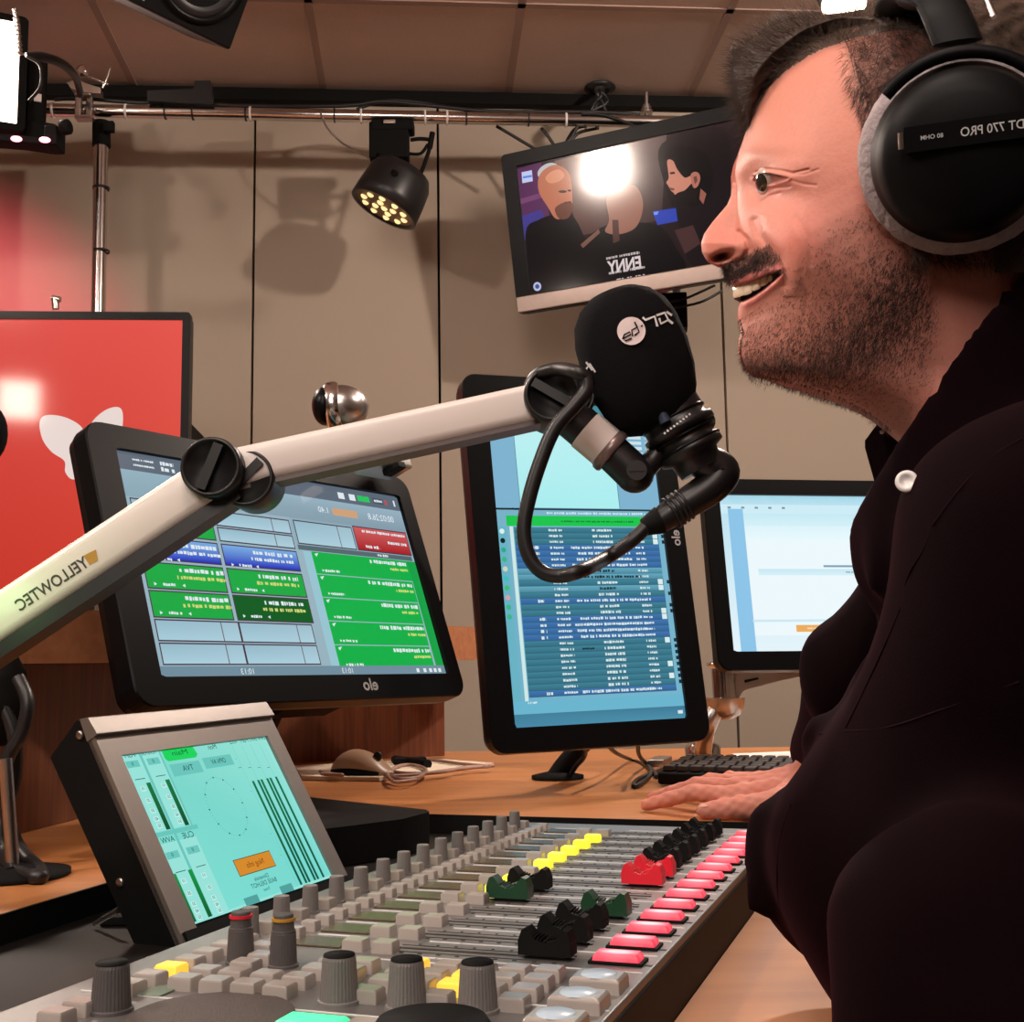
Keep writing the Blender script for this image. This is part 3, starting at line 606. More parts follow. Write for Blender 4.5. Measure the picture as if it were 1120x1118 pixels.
# --- monitor 2 (portrait)
M2, cx2, cz2, W2, H2 = monitor('monitor', 'portrait touch monitor with a blue running-order list behind microphone', (.1063, 1.7541, 1.0708), (21.2, -8.5, -1.2), .268, .477, .036, .035, .040, .034)
cv = Canvas(.268, .477, [(124, 176, 198), (124, 176, 198), (116, 180, 204), (110, 176, 202)])
cv.rect(0, 0, 1, .04, (72, 136, 150)); cv.rect(0, .04, 1, .065, (190, 222, 228)); 
for u in (.55, .62, .75, .8): cv.rect(u, .012, u+.03, .03, (206, 236, 236), 2)
cv.rect(.0, .065, 1, .34, (126, 178, 206)); cv.grad(.15, .065, .745, .34, [(190, 240, 242), (184, 236, 240), (170, 238, 240), (168, 236, 238)], 2)
cv.rect(.745, .065, .748, .34, (60, 90, 110), 3); cv.rect(.148, .065, .151, .34, (70, 110, 130), 3)
for k in range(7): cv.rect(.78, .08+k*.018, .93, .09+k*.018, (206, 226, 232), 3); cv.rect(.95, .08+k*.018, .99, .09+k*.018, (170, 190, 200), 3)
cv.text('PLOT DEC', .80, .045, .016, (40, 60, 66), 3)
cv.rect(0, .342, 1, .348, (40, 60, 70), 3); cv.scrib(.0, .15, .345, .007, (16, 30, 36), 4); cv.scrib(.3, .9, .357, .008, (200, 230, 236), 3)
cv.rect(.06, .366, .95, .398, (24, 196, 76), 3); cv.scrib(.38, .82, .383, .006, (14, 120, 50), 4)
cv.rect(0, .40, .055, .95, (104, 178, 196), 2); cv.rect(.075, .40, .095, .925, (206, 232, 228), 3)
rowc = 'TTTBBBBLLTLTBTTBBBBTTTTTTTTB'; colr = dict(T=(62, 130, 152), B=(62, 118, 178), L=(98, 168, 192)); n = len(rowc); v0 = .402; dv = (.915-v0)/n
for k, c_ in enumerate(rowc):
    a = v0+k*dv; b = colr[c_]; cv.grad(.10, a, .965, a+dv*.95, [b, b, tuple(int(x*.82) for x in b), tuple(int(x*.82) for x in b)], 2)
    cv.rect(.10, a+dv*.93, .965, a+dv, (44, 92, 116), 2); m = a+dv*.5; Wt = (214, 230, 232)
    cv.scrib(.30, .38, m, dv*.42, Wt, 4)
    wd = {'T': .06, 'B': random.uniform(.14, .22), 'L': .05}[c_]
    if k == 8: wd = .22
    cv.scrib(.62-wd, .62+wd, m, dv*.5, (20, 44, 52) if c_ == 'L' else Wt, 4); cv.scrib(.815, .875, m, dv*.42, Wt, 4)
    if c_ == 'B': cv.scrib(.20, .235, m, dv*.6, Wt, 4)
    if c_ == 'T': cv.rect(.985, a+dv*.2, .999, a+dv*.8, (16, 40, 50), 3)
    if k in (1, 2, 9, 10, 14, 15, 19, 23, 25): cv.rect(.93, a, .96, a+dv*.9, (216, 236, 236), 4)
    if k in (20,): cv.scrib(.43, .50, m, dv*.35, (16, 30, 36), 4)
for k in range(10): cv.disc(.03, .415+k*.029, .014, [(220, 240, 240), (14, 30, 36), (40, 170, 140), (60, 180, 130), (210, 210, 190), (60, 190, 190), (60, 190, 110), (214, 160, 170), (60, 180, 130), (60, 180, 140)][k], 3, .008)
cv.rect(0, .925, 1, .965, (106, 180, 206), 4); cv.scrib(.09, .14, .93, .006, (220, 236, 236), 5)
cv.grad(0, .962, 1, 1, [(64, 128, 152), (60, 120, 150), (74, 142, 170), (70, 134, 166)], 5); cv.rect(.955, .975, .985, .985, Wt, 6)
so = cv.mb.build('screen', 'screen', M2.t); so.location = (0, .0035, 0)
mb = MB(); text_on(mb, 'elo', (.134+.018, -.0036, .03), (0, 0, 1), (-1, 0, 0), .020, True, .02); mb.build('logo', 'textg', M2.t)
mb = MB(); mb.box(M2.W(0, .06, -.10), (.10, .05, .12), M2.R); mb.build('stand_hinge', 'matte', M2.t, .004, world=True)
sb = PZ(610, 850, .738)
mb = MB(); mb.tube([M2.W(.0, .07, -.14), M2.W(-.01, .10, -.23), sb+np.array([.06, 0, .075]), sb+np.array([.015, 0, .025]), sb], [.018, .018, .016, .014, .018], 14, sub=5); mb.build('stand_post', 'matte', M2.t, world=True)
mb = MB(); mb.lathe([(.042, -.002), (.042, .003), (.02, .008)], sb, EZ, 28); mb.build('stand_foot', 'matte', M2.t, world=True)
# --- monitor 3 (right, behind the man)
M3, cx3, cz3, W3, H3 = monitor('monitor', 'small monitor with a white web page behind the man\'s arm', (.5868, 2.0237, 1.0636), (8.7, -10.5, .3), .477, .268, .028, .03, .028, .031)
cv = Canvas(.477, .268, [(186, 226, 240), (190, 228, 240), (228, 244, 250), (228, 244, 250)])
cv.grad(0, 0, 1, .06, [(150, 204, 222), (150, 204, 222), (176, 216, 232), (176, 216, 232)]); cv.rect(0, .06, 1, .12, (206, 236, 246)); cv.grad(.05, .12, 1, .30, [(196, 234, 244)]*2+[(232, 248, 252)]*2, 1); cv.rect(.08, .2, 1, .9, (236, 248, 252), 1)
cv.grad(.03, .09, .085, 1, [(140, 196, 232)]*4, 2); cv.grad(.12, .48, 1, .52, [(200, 232, 244), (190, 228, 242), (214, 240, 248), (214, 240, 248)], 2); cv.rect(.08, .80, 1, .815, (206, 232, 244), 2)
cv.rect(.36, .455, .9, .468, (124, 160, 180), 3); cv.scrib(.53, .62, .385, .012, (140, 150, 150), 3); cv.scrib(.74, .80, .36, .010, (160, 170, 170), 3); cv.scrib(.44, .54, .50, .012, (110, 160, 150), 3); cv.scrib(.54, .66, .53, .008, (130, 160, 170), 3)
cv.rect(.235, .835, .375, .878, (236, 172, 92), 3); cv.scrib(.275, .335, .857, .012, (240, 226, 200), 4); cv.rect(.42, .835, .57, .88, (24, 196, 100), 3); cv.scrib(.46, .53, .857, .010, (130, 230, 170), 4)
cv.rect(.80, .045, .88, .10, (30, 136, 184), 3)
for u in (.03, .08, .13, .18, .23): cv.rect(u, .075, u+.012, .088, (120, 150, 160), 3)
so = cv.mb.build('screen', 'screen', M3.t); so.location = (0, .0035, 0)
t = thing('monitor_mount', 'chrome and aluminium arm holding up the small right monitor', 'monitor arm', PZ(770, 826, .735))
pd = 2.2
mb = MB(); mb.tube([P(791, 731, pd), P(793, 764, pd)], .022, 24); mb.lathe([(.024, 0), (.030, .003), (.030, .008), (.022, .010)], P(791, 730, pd), EZ, 24); mb.build('swivel_post', 'chrome', t, world=True)
mb = MB(); mb.lathe([(.010, -.034), (.026, -.026), (.034, -.01), (.036, .004)], P(793, 766, pd), EZ, 24); mb.build('swivel_cup', 'steel', t, world=True)
mb = MB(); mb.prism([P(x, y, pd) for x, y in ((800, 736), (845, 733), (905, 728), (905, 733), (850, 745), (812, 755), (806, 764), (797, 764))], (0, -.012, 0), (0, .03, 0)); mb.build('arm', 'alu', t, .003, world=True)
mb = MB(); mb.prism([P(x, y, pd-.014) for x, y in ((814, 744), (829, 741), (830, 743), (815, 747))], (0, 0, 0), (0, .004, 0)); mb.build('cable_slot', 'matte', t, world=True)
mb = MB(); mb.tube([P(906, 730, pd), P(906, 700, 2.12), M3.W(.12, .06, -.05)], .014, 12, sub=4); mb.build('tilt_head', 'matte', t, world=True)
mb = MB(); mb.tube([P(786, 770, pd), P(772, 800, 2.2), PZ(769, 828, .738)], .016, 16, sub=3); mb.build('column', 'steel', t, world=True)
mb = MB(); mb.lathe([(.034, 0), (.034, .022), (.024, .030)], PZ(769, 829, .736), EZ, 28); mb.build('clamp_base', 'chrome', t, world=True)
# ================================================================ DESK
DZ = .735; TZ = .712
def XY(x, y, z=DZ): return PZ(x, y, z)[:2]
CA = np.array([.0362, .5298]); CU = np.array([.331, .9436]); CV = np.array([.9436, -.331])
def ST(s, t, z=0.): p = CA+CV*s+CU*t; return np.array([p[0], p[1], z])
l1 = XY(0, 1000); l2 = XY(118, 965); ld = (l2-l1)/np.linalg.norm(l2-l1)
f1 = XY(470, 890.5); f2 = XY(821, 899.6); fd = (f2-f1)/np.linalg.norm(f2-f1)
A_ = np.array([[ld[0], -fd[0]], [ld[1], -fd[1]]]); sol = np.linalg.solve(A_, f1-l1); cornL = l1+ld*sol[0]
rs = ST(.0006, 0)[:2]; A_ = np.array([[CU[0], -fd[0]], [CU[1], -fd[1]]]); sol = np.linalg.solve(A_, f1-rs); cornR = rs+CU*sol[0]
bk1 = XY(487, 822); bk2 = XY(860, 817); bd = (bk2-bk1)/np.linalg.norm(bk2-bk1)
outline = [l1-ld*.55, l1, cornL, cornR, ST(.0006, -.12)[:2], np.array([.24, .34]), np.array([.31, .62]), np.array([.66, 1.16]), np.array([1.25, 1.35]), bk2+bd*.75, bk1-bd*.9, np.array([-1.45, 1.6]), np.array([-1.45, .35])]
mb = MB(); mb.prism([(p[0], p[1], DZ-.034) for p in outline], (0, 0, 0), (0, 0, .034))
t = thing('studio_desk', 'honey-coloured wooden desk top wrapping around the mixing console', 'desk', (.3, 1.8, 0)); mb.build('desk_top', 'desk', t, .002, world=True)
for x, y in ((1.0, 1.5), (1.0, 2.3), (-.9, 2.3), (-1.2, .7), (.27, .52)):
    mb = MB(); mb.box((x, y, (DZ-.034)/2), (.06, .06, DZ-.034)); mb.build('leg', 'matte', t, .003, world=True)
for a, b, n2 in ((cornL, cornR, np.array([fd[1], -fd[0]])), (l1-ld*.55, cornL, np.array([ld[1], -ld[0]]))):
    mb = MB(); mb.prism([(*(a+n2*.0005), DZ-.036), (*(b+n2*.0005), DZ-.036), (*(b+n2*.0035), DZ-.036), (*(a+n2*.0035), DZ-.036)], (0, 0, 0), (0, 0, .0362)); mb.build('edge_trim', 'matte', t, world=True)
# black recessed tray table
tp_ = [l1-ld*.55+CV*-.03, cornL+CV*-.03+CU*.02, cornR+CU*.02, ST(-.004, .65)[:2], ST(-.004, -.12)[:2], ST(-.5, -.30)[:2]]
tp_ = [l1-ld*.5, cornL-fd*-.0, cornR-CV*.004, ST(-.004, -.12)[:2], ST(-.45, -.22)[:2]]
t = thing('recessed_table', 'black satin recessed table that carries the mixing console', 'table', (*ST(-.13, .2)[:2], 0))
mb = MB(); mb.prism([(p[0], p[1], TZ-.03) for p in tp_], (0, 0, 0), (0, 0, .03)); mb.build('table_top', 'tray', t, world=True)
mb = MB(); q0 = ST(-.13, .2); mb.box((q0[0], q0[1], (TZ-.03)/2), (.2, .3, TZ-.03)); mb.build('pedestal', 'matte', t, world=True)
# wooden ledge cabinet
g1 = XY(40, 905); g2 = XY(487, 832); gd = (g2-g1)/np.linalg.norm(g2-g1); gn = np.array([-gd[1], gd[0]])
t = thing('ledge_cabinet', 'brown wooden cabinet with a lighter ledge standing on the desk back', 'cabinet', (*((g1+g2)/2), DZ))
z1 = P(505, 722, 2.40)[2]; z2 = P(505, 687, 2.40)[2]
g0 = g1-gd*.45
def gp(a, b, z): p = g0+gd*a+gn*b; return (p[0], p[1], z)
Lg = np.linalg.norm(g2-g0)
cp_ = [PZ(x, y, DZ)[:2] for x, y in ((-120, 945), (19, 913), (180, 872), (300, 836), (487, 827))]; cq_ = [p+gn*.14 for p in cp_]
mb = MB(); mb.prism([(*p, DZ+.0005) for p in cp_]+[(*p, DZ+.0005) for p in cq_[::-1]], (0, 0, 0), (0, 0, z1-DZ-.001)); mb.build('front_panel', 'panel', t, .002, world=True)
mb = MB(); mb.prism([gp(-.05, -.07, z1), gp(Lg+.10, -.07, z1), gp(Lg+.10, .13, z1), gp(-.05, .13, z1)], (0, 0, 0), (0, 0, z2-z1)); mb.build('ledge', 'band', t, .003, world=True)
# dark slim box behind the display
t = thing('black_box_unit', 'flat black slim device lying at the desk edge behind the display', 'device', PZ(400, 905, TZ))
bt_ = [PZ(x, y, .752) for x, y in ((300, 868), (345, 873.5), (466, 886.5), (470, 889), (440, 897), (300, 915))]
mb = MB(); mb.prism([(p[0], p[1], TZ+.001) for p in bt_], (0, 0, 0), (0, 0, .752-TZ)); mb.build('case', 'matte', t, .003, world=True)
# papers, mouse, cables
t = None
pp = [PZ(x, y, DZ+.001) for x, y in ((322, 841), (330, 853), (415, 854.5), (540, 838), (470, 833), (400, 837))]
mb = MB(); mb.prism([(p[0], p[1], DZ+.001) for p in pp], (0, 0, 0), (0, 0, .006)); tag(mb.build('paper_stack', 'paper', None, .001), 'thin stack of paper under the computer mouse', 'paper')
mo = PZ(398, 847, DZ+.007); mdir = np.array([.80, -.30, 0]); mdir /= np.linalg.norm(mdir); mside = np.array([-mdir[1], mdir[0], 0]); RM = np.stack([mdir, mside, EZ], 1)
t = thing('computer_mouse', 'beige and black computer mouse lying on the paper stack', 'mouse', mo, RM)
mb = MB(); rsx = []
for k in range(15):
    u = k/14; x = -.060+.115*u; wd = .030*math.sqrt(max(.02, 1-abs(2*u-1)**3)); hgt = .040*math.sin(PI*min(1, (u*.86+.14)))**.7*(1 if u < .45 else 1-.25*(u-.45)); hgt = max(hgt*math.sqrt(max(.05, 1-abs(2*u-1)**5)), .006)
    rsx.append([(x, wd*math.cos(a), .001+max(0, math.sin(a))**.8*hgt if math.sin(a) > 0 else .001) for a in [2*PI*i/24 for i in range(24)]])
mb.rings(rsx); mb.build('shell', mat('mouse_beige', c8(168, 138, 112), .4), t)
mb = MB(); mb.rings([[(x_*1.02, y_*1.05, z_*.62+.0005) for x_, y_, z_ in r_] for r_ in rsx[:-2]]); mb.build('side_grip', 'matte', t)
mb = MB(); mb.lathe([(.007, -.003), (.008, 0), (.007, .003)], (.028, -.004, .030), (0, 1, 0), 16); mb.build('scroll_wheel', 'rubber', t)
def px_path(pts, z): return [PZ(x, y, z + (p[0] if p else 0)) for x, y, *p in pts]
z_ = DZ+.011; mb = MB()
mb.tube(px_path([(425, 848), (438, 852), (458, 850), (466, 842), (452, 837), (436, 838), (424, 846), (432, 855), (455, 853)], z_), .0030, 8, sub=5)
mb.tube(px_path([(424, 843), (445, 846), (480, 845), (512, 839), (535, 838.5), (500, 835), (470, 831), (440, 830)], z_), .0030, 8, sub=5)
mb.tube(px_path([(430, 849), (460, 847), (495, 842), (540, 837.5)], z_), .0030, 8, sub=5)
mb.tube(px_path([(350, 844), (365, 847), (375, 848), (352, 846.5)], z_), .0030, 8, sub=5)
tag(mb.build('mouse_cable', 'pinkcable'), 'thin brownish mouse cable coiled on the papers', 'cable')
mb = MB(); mb.box(PZ(448, 832, DZ+.014), (.06, .02, .012), Rm(.2, 0, 0)); mb.tube(px_path([(432, 831), (455, 834), (468, 836)], DZ+.013), .008, 10, sub=3)
tag(mb.build('cable_adapter', 'matte', None, .003), 'small black cable adapter lying behind the computer mouse', 'adapter')
# keyboard and paper on the right
kb = np.array([*PZ(812, 857, DZ)[:2], DZ+.004]); ka = math.radians(-24); RK = Rm(ka, .06, 0)
t = thing('keyboard', 'black computer keyboard on the desk behind the hand', 'keyboard', kb, RK)
mb = MB(); mb.box((.06, 0, .012), (.34, .15, .018)); mb.build('base', 'matte', t, .004)
mb = MB()
for r in range(6):
    for c in range(16):
        mb.box((-.095+c*.0205+(r % 2)*.003, -.058+r*.0225, .026), (.0165, .0175, .008))
mb.build('key_field', mat('keyboard_keys', c8(48, 44, 44), .45), t, .0015)
mb = MB(); mb.prism([(*PZ(x, y, DZ+.001)[:2], DZ+.001) for x, y in ((800, 825), (870, 822), (930, 840), (862, 848))], (0, 0, 0), (0, 0, .001)); tag(mb.build('paper_sheet', mat('white_paper', c8(236, 226, 220), .8)), 'white paper sheet on the desk beyond the black keyboard', 'paper')
mb = MB(); mb.box(PZ(722, 833, DZ+.008), (.03, .05, .014), RK); tag(mb.build('card_holder', 'steel', None, .002), 'tiny grey metal block beside the keyboard\'s far corner', 'block')
mb = MB(); b3 = DZ+.004
mb.tube([M2.W(.02, .06, -.23), P(668, 819, 1.93), *px_path([(690, 831), (708, 838), (711, 848), (700, 858), (693, 860), (697, 853), (715, 845), (735, 838)], b3)], .0035, 8, sub=6)
mb.tube([M2.W(.09, .05, -.23), P(698, 822, 1.98), *px_path([(708, 836), (716, 845), (718, 850)], b3)], .0035, 8, sub=6)
mb.tube([M2.W(-.02, .06, -.22), P(640, 822, 1.9), P(630, 838, 1.95), *px_path([(622, 850)], b3)], .004, 8, sub=6)
tag(mb.build('monitor_cable', 'rubber'), 'thin black cables looping down to the desk below the portrait monitor', 'cable')
# left edge: stand and second microphone
sbp = PZ(14, 958, DZ+.001)
t = thing('equipment_stand', 'black post on a flat foot standing at the left edge', 'stand', sbp)
mb = MB(); mb.lathe([(.050, .0), (.050, .004), (.02, .010)], sbp, EZ, 28); mb.build('foot', 'matte', t, world=True)
mb = MB(); mb.tube([sbp+EZ*.005, P(6, 830, sbp[1])], .006, 14); mb.build('post', 'steel', t, world=True)
mb = MB(); mb.tube([P(-10, 815, 1.2), P(-8, 775, 1.2), P(-6, 735, 1.2), P(-3, 705, 1.2)], [.022, .034, .030, .012], 20, sub=4); mb.build('joint_housing', 'matte', t, world=True)
mb = MB(); mb.tube([P(20, 742, 1.17), P(30, 768, 1.16), P(24, 800, 1.16), P(8, 830, 1.16), P(5, 860, 1.16), P(10, 900, 1.16), P(22, 930, 1.15), P(42, 950, 1.13), *px_path([(44, 960), (20, 955)], DZ+.006)], .0065, 10, sub=6)
mb.tube([P(-4, 760, 1.18), P(14, 800, 1.18), P(16, 850, 1.18), P(2, 900, 1.17), P(6, 935, 1.16), *px_path([(12, 956)], DZ+.006)], .0065, 10, sub=6)
tag(mb.build('stand_cable', 'rubber'), 'thick black cables hanging down the post at the left edge', 'cable')
mb = MB(); mb.ball(P(-18, 474, 1.25), (.024, .024, .034), 24); t = thing('guest_microphone', 'black foam microphone tip peeking in at the left edge', 'microphone', P(-18, 474, 1.25)); mb.build('foam_windscreen', 'foam', t, world=True)
mb = MB(); mb.tube([P(-22, 500, 1.25), P(-60, 560, 1.25)], .014, 14); mb.build('body', 'matte', t, world=True)

# ================================================================ MIXING CONSOLE
RCN = np.array([[CV[0], CU[0], 0], [CV[1], CU[1], 0], [0, 0, 1.]])
KZ = .77
con = thing('mixing_console', 'silver broadcast mixing console with faders and lit red buttons', 'mixing console', (CA[0], CA[1], TZ), RCN)
H = KZ-TZ
mb = MB(); mb.box((-.1335, .235, (H-.004)/2), (.267, .78, H-.004)); mb.build('body', mat('console_body', c8(26, 25, 26), .6, spec=.25), con, .002)
mb = MB(); mb.box((-.1315, .226, H-.0025), (.261, .750, .005)); mb.build('top_plate', 'plate', con, .0012)
T0 = .099; TP = .0345
def tk(k): return T0+TP*k
# engraved lines and fader slots
mb = MB(); ml = MB()
for k in range(14):
    mb.box((-.093, tk(k), H+.0002), (.100, .0022, .0006)); 
    for j, dt in enumerate((-.0072, .0068)): mb.box((-.093, tk(k)+dt, H+.0001), (.098, .0005, .0004))
    for j in range(9): mb.box((-.135+j*.0105, tk(k)-.0100, H+.0001), (.0022, .0014, .0004)); mb.box((-.133+j*.0105, tk(k)+.0098, H+.0001), (.0014, .0012, .0004))
    mb.box((-.0045, tk(k)-.002, H+.0001), (.004, .0022, .0004)); mb.box((-.034, tk(k)+.0065, H+.0001), (.0045, .0016, .0004))
for k in range(-1, 14):
    tt = tk(k)+TP/2
    if k >= 0:
        ml.box((-.186, tt, H+.0002), (.026, .0011, .0006))
    ml.box((-.1215, tt, H+.0002), (.018, .0011, .0006)); ml.box((-.058, tt, H+.0002), (.108, .0006, .0005))
ml.box((-.150, -.0215, H+.0002), (.20, .0010, .0006)); ml.box((-.025, .0150, H+.0002), (.045, .0008, .0006)); ml.box((-.025, -.0175, H+.0002), (.045, .0008, .0006)); ml.box((-.1, .0725, H+.0002), (.08, .0008, .0006))
mb.build('fader_slots', 'textk', con); ml.build('line_markings', 'textw', con)
# meter wells (slightly bronze displays) between the key columns
md = mat('strip_display', c8(96, 86, 66), .25, .2)
for k in range(14):
    mb = MB(); mb.box((-.186, tk(k)-.001, H+.0006), (.030, .020, .0012)); mb.build('strip_display', md, con, .0004)
def key_mesh(w, d, h, top='key'):
    mb = MB(); a = [(x*w/2, y*d/2) for x, y in ((-1, -1), (1, -1), (1, 1), (-1, 1))]
    mb.rings([[(x*1.04, y*1.04, 0) for x, y in a], [(x*1.02, y*1.02, h*.82) for x, y in a], [(x*.90, y*.88, h) for x, y in a]], True, False)
    return mb
_kp = {}
def place_part(name, mk, m, s_, t_, z=None, label=None, bevel=.0008):
    k = (name, m if isinstance(m, str) else m.name)
    if k not in _kp:
        o = mk().build(name, m, con, bevel); _kp[k] = o
    else:
        o = _kp[k].copy(); COL.objects.link(o); o.parent = con
    o.location = (s_, t_, H if z is None else z)
    if label: o['label'] = label
    return o
wk = lambda: key_mesh(.0122, .0100, .0060)
for k in range(14):
    tw = .0885+.0338*k
    place_part('channel_key', wk, 'key', -.1612, tw)
    lit = k in (4, 5, 7, 8, 9, 10, 11) 
    kk = 'ykey' if k in (5, 6, 8, 9, 10, 11, 12) else 'key'
    place_part('channel_key', wk, kk, -.1440, tw, label='yellow lit key' if kk == 'ykey' else None)
sk = lambda: key_mesh(.0095, .0075, .0055)
for k in range(14):
    place_part('routing_key', sk, 'key', -.2085, tk(k)-.0085); place_part('routing_key', sk, 'key', -.2085, tk(k)+.0085)
    place_part('talk_key', wk, 'keyd', -.2320, tk(k)+.0172)
def knob(r, h, r2=None):
    def f():
        mb = MB(); r2_ = r2 or r*.9; n = 64; rs_ = []
        for z, rr_, fl in ((0, r*1.12, 0), (h*.07, r*1.1, 0), (h*.09, r, 1), (h*.93, r2_, 1), (h, r2_*.93, 0)):
            rs_.append([((rr_*(1-.025*fl*(i % 2)))*math.cos(2*PI*i/n), (rr_*(1-.025*fl*(i % 2)))*math.sin(2*PI*i/n), z) for i in range(n)])
        mb.rings(rs_, True, False); return mb
    return f
for k in range(14):
    o = place_part('gain_knob', knob(.0052, .0165), 'knob', -.2325, tk(k), bevel=0)
    d = place_part('knob_dot', lambda: MB().lathe([(.0057, 0), (.0057, .0012)], (0, 0, 0), EZ, 20), 'matte', -.2325, tk(k), H+.0001, bevel=0)
for (s_, t_) in ((-.206, .0468), (-.1807, .0461)):
    place_part('headphone_knob', knob(.0070, .0175), 'knobd', s_, t_, bevel=0)
    place_part('inner_knob', knob(.0055, .0085), 'knobd', s_, t_, H+.0172, bevel=0)
    place_part('knob_ring', lambda: MB().lathe([(.0060, 0), (.0060, .0014)], (0, 0, 0), EZ, 24), M['red_cap'] if s_ < -.2 else M['gold'], s_, t_, H+.0225, bevel=0, label='red ring on knob' if s_ < -.2 else 'amber ring on knob')
for (s_, t_) in ((-.1226, -.005), (-.0897, -.004), (-.0575, -.0005), (-.214, -.046)):
    place_part('encoder_knob', knob(.0088, .0205, .0076), 'knobd' if s_ < -.2 else 'knob', s_, t_, bevel=0)
    place_part('encoder_cap', lambda: MB().lathe([(.0072, 0), (.0070, .0008), (.0, .0009)], (0, 0, 0), EZ, 28), 'matte', s_, t_, H+.0204, bevel=0, label='black encoder top')
mk_ = lambda: key_mesh(.0128, .0108, .0060)
masters = []
for t_, ss in ((-.0055, (-.2045, -.1875, -.1706, -.1536)), (.0115, (-.2045, -.1885, -.1706, -.1536)),):
    masters += [(s_, t_) for s_ in ss]
masters += [(-.2247, t_) for t_ in (-.0703, -.0542, -.0209, -.0042, .0120, .0275, .0434, .0604, .078)]
masters += [(-.1112, -.001), (-.1120, .0187), (-.1115, .0345), (-.1120, .0519), (-.0945, .0200), (-.0945, .0355), (-.0935, .0525), (-.0777, .0013), (-.0782, .0207), (-.0777, .0371), (-.0765, .0528), (-.0595, .0197), (-.0597, .0374), (-.0596, .0545), (-.0434, .0049), (-.0432, .0220), (-.0434, .0398), (-.0434, .0566), (-.1530, .0290), (-.1530, .0450), (-.1365, .0312), (-.1365, .0470), (-.204, .0640), (-.193, .0290), (-.193, .0450)]
for s_, t_ in masters:
    m_ = 'key'; lb = None
    if (s_, t_) in ((-.1120, .0519), (-.0777, .0371), (-.0782, .0207)): m_, lb = 'okey', 'amber lit key'
    if (s_, t_) == (-.2247, .0120): m_, lb = 'okey', 'amber lit key'
    place_part('master_key', mk_, m_, s_, t_+.002, label=lb)
for t_ in (-.0175, .0160, .0490):
    place_part('large_key', lambda: key_mesh(.0235, .0175, .0068), 'key', -.0165, t_)
    place_part('key_cap', lambda: MB().lathe([(.0085, 0), (.0080, .0007), (0, .0009)], (0, 0, 0), EZ, 28), mat('pale_blue_cap', c8(186, 206, 222), .3) if 'pale_blue_cap' not in bpy.data.materials else bpy.data.materials['pale_blue_cap'], -.0165, t_, H+.0067, bevel=0, label='pale blue round key cap')
place_part('talkback_key', lambda: key_mesh(.028, .014, .006), 'gkey', -.1120, -.0490, label='green lit key'); place_part('talkback_key', lambda: key_mesh(.028, .014, .006), 'key', -.0830, -.0470)
mb = MB(); mb.lathe([(.036, 0), (.036, .0012), (.0355, .0016), (0, .0016)], (0, 0, 0), EZ, 48); o = mb.build('speaker_grille', mat('grille_grey', c8(92, 84, 80), .7, var=.35, scale=900, bump=.8, bscale=1500), con); o.location = (-.1655, -.0420, H)
mb = MB(); mb.lathe([(.024, 0), (.024, .006), (.022, .009), (0, .009)], (0, 0, 0), EZ, 48); o = mb.build('jog_wheel', 'matte', con); o.location = (-.0820, -.0375-.022, H); o.location = (-.060, -.045, H)
mb = MB(); mb.box((-.2130, -.0130, H+.0004), (.013, .017, .0010)); mb.build('small_display', 'gdisp', con, .0003)
# lit red buttons
rbm = lambda: MB().rings([[(x*.0122, y*.0062, 0) for x, y in ((-1, -1), (1, -1), (1, 1), (-1, 1))], [(x*.0118, y*.0060, .0020) for x, y in ((-1, -1), (1, -1), (1, 1), (-1, 1))], [(x*.0105, y*.0048, .0036) for x, y in ((-1, -1), (1, -1), (1, 1), (-1, 1))]], True, False)
for k in range(14):
    place_part('button_frame', lambda: MB().box((0, 0, .0008), (.0280, .0150, .0016)), 'matte', -.0205, tk(k)+.001, bevel=.0004)
    place_part('on_button', rbm, 'redb', -.0205, tk(k)+.001, H+.0016, bevel=.0010, label='red lit on button')
# fader caps
def fcap():
    mb = MB(); prof = [(-.0140, 0), (-.0140, .0070), (-.0122, .0122), (-.0098, .0132), (-.0075, .0108), (-.0050, .0074), (0, .0060), (.0050, .0074), (.0075, .0108), (.0098, .0132), (.0122, .0122), (.0140, .0070), (.0140, 0)]
    n = len(prof); w = .0060
    A = [(x, -w*(1 if z < .01 else .86), z) for x, z in prof]; B = [(x, w*(1 if z < .01 else .86), z) for x, z in prof]
    for i in range(n-1): mb.add([A[i], A[i+1], B[i+1], B[i]], [(0, 3, 2, 1)], False)
    mb.add(A, [tuple(range(n-1, -1, -1))][::-1], False); mb.add(B, [tuple(range(n))], False); mb.add([A[0], A[-1], B[-1], B[0]], [(0, 1, 2, 3)], False)
    for j in range(-4, 5):
        if j: mb.box((j*.0017, 0, .0072+abs(j)*.0005), (.0006, .0115, .0014))
    mb.box((0, 0, .0064), (.0010, .0118, .0014)); return mb
fc = [(-.0575, 'matte'), (-.0585, 'matte'), (-.0590, 'matte'), (-.0540, 'green_cap'), (-.1270, 'green_cap'), (-.1250, 'matte'), (-.0560, 'red_cap'), (-.0560, 'red_cap')]+[(-.0585, 'matte')]*6
for k, (s_, m_) in enumerate(fc):
    place_part('fader_stem', lambda: MB().box((0, 0, .0012), (.020, .0030, .0024)), 'rubber', s_, tk(k), bevel=0)
    place_part('fader_cap', fcap, m_, s_, tk(k), H+.0022, bevel=.0007, label={'matte': None, 'red_cap': 'red fader cap', 'green_cap': 'dark green fader cap'}[m_])
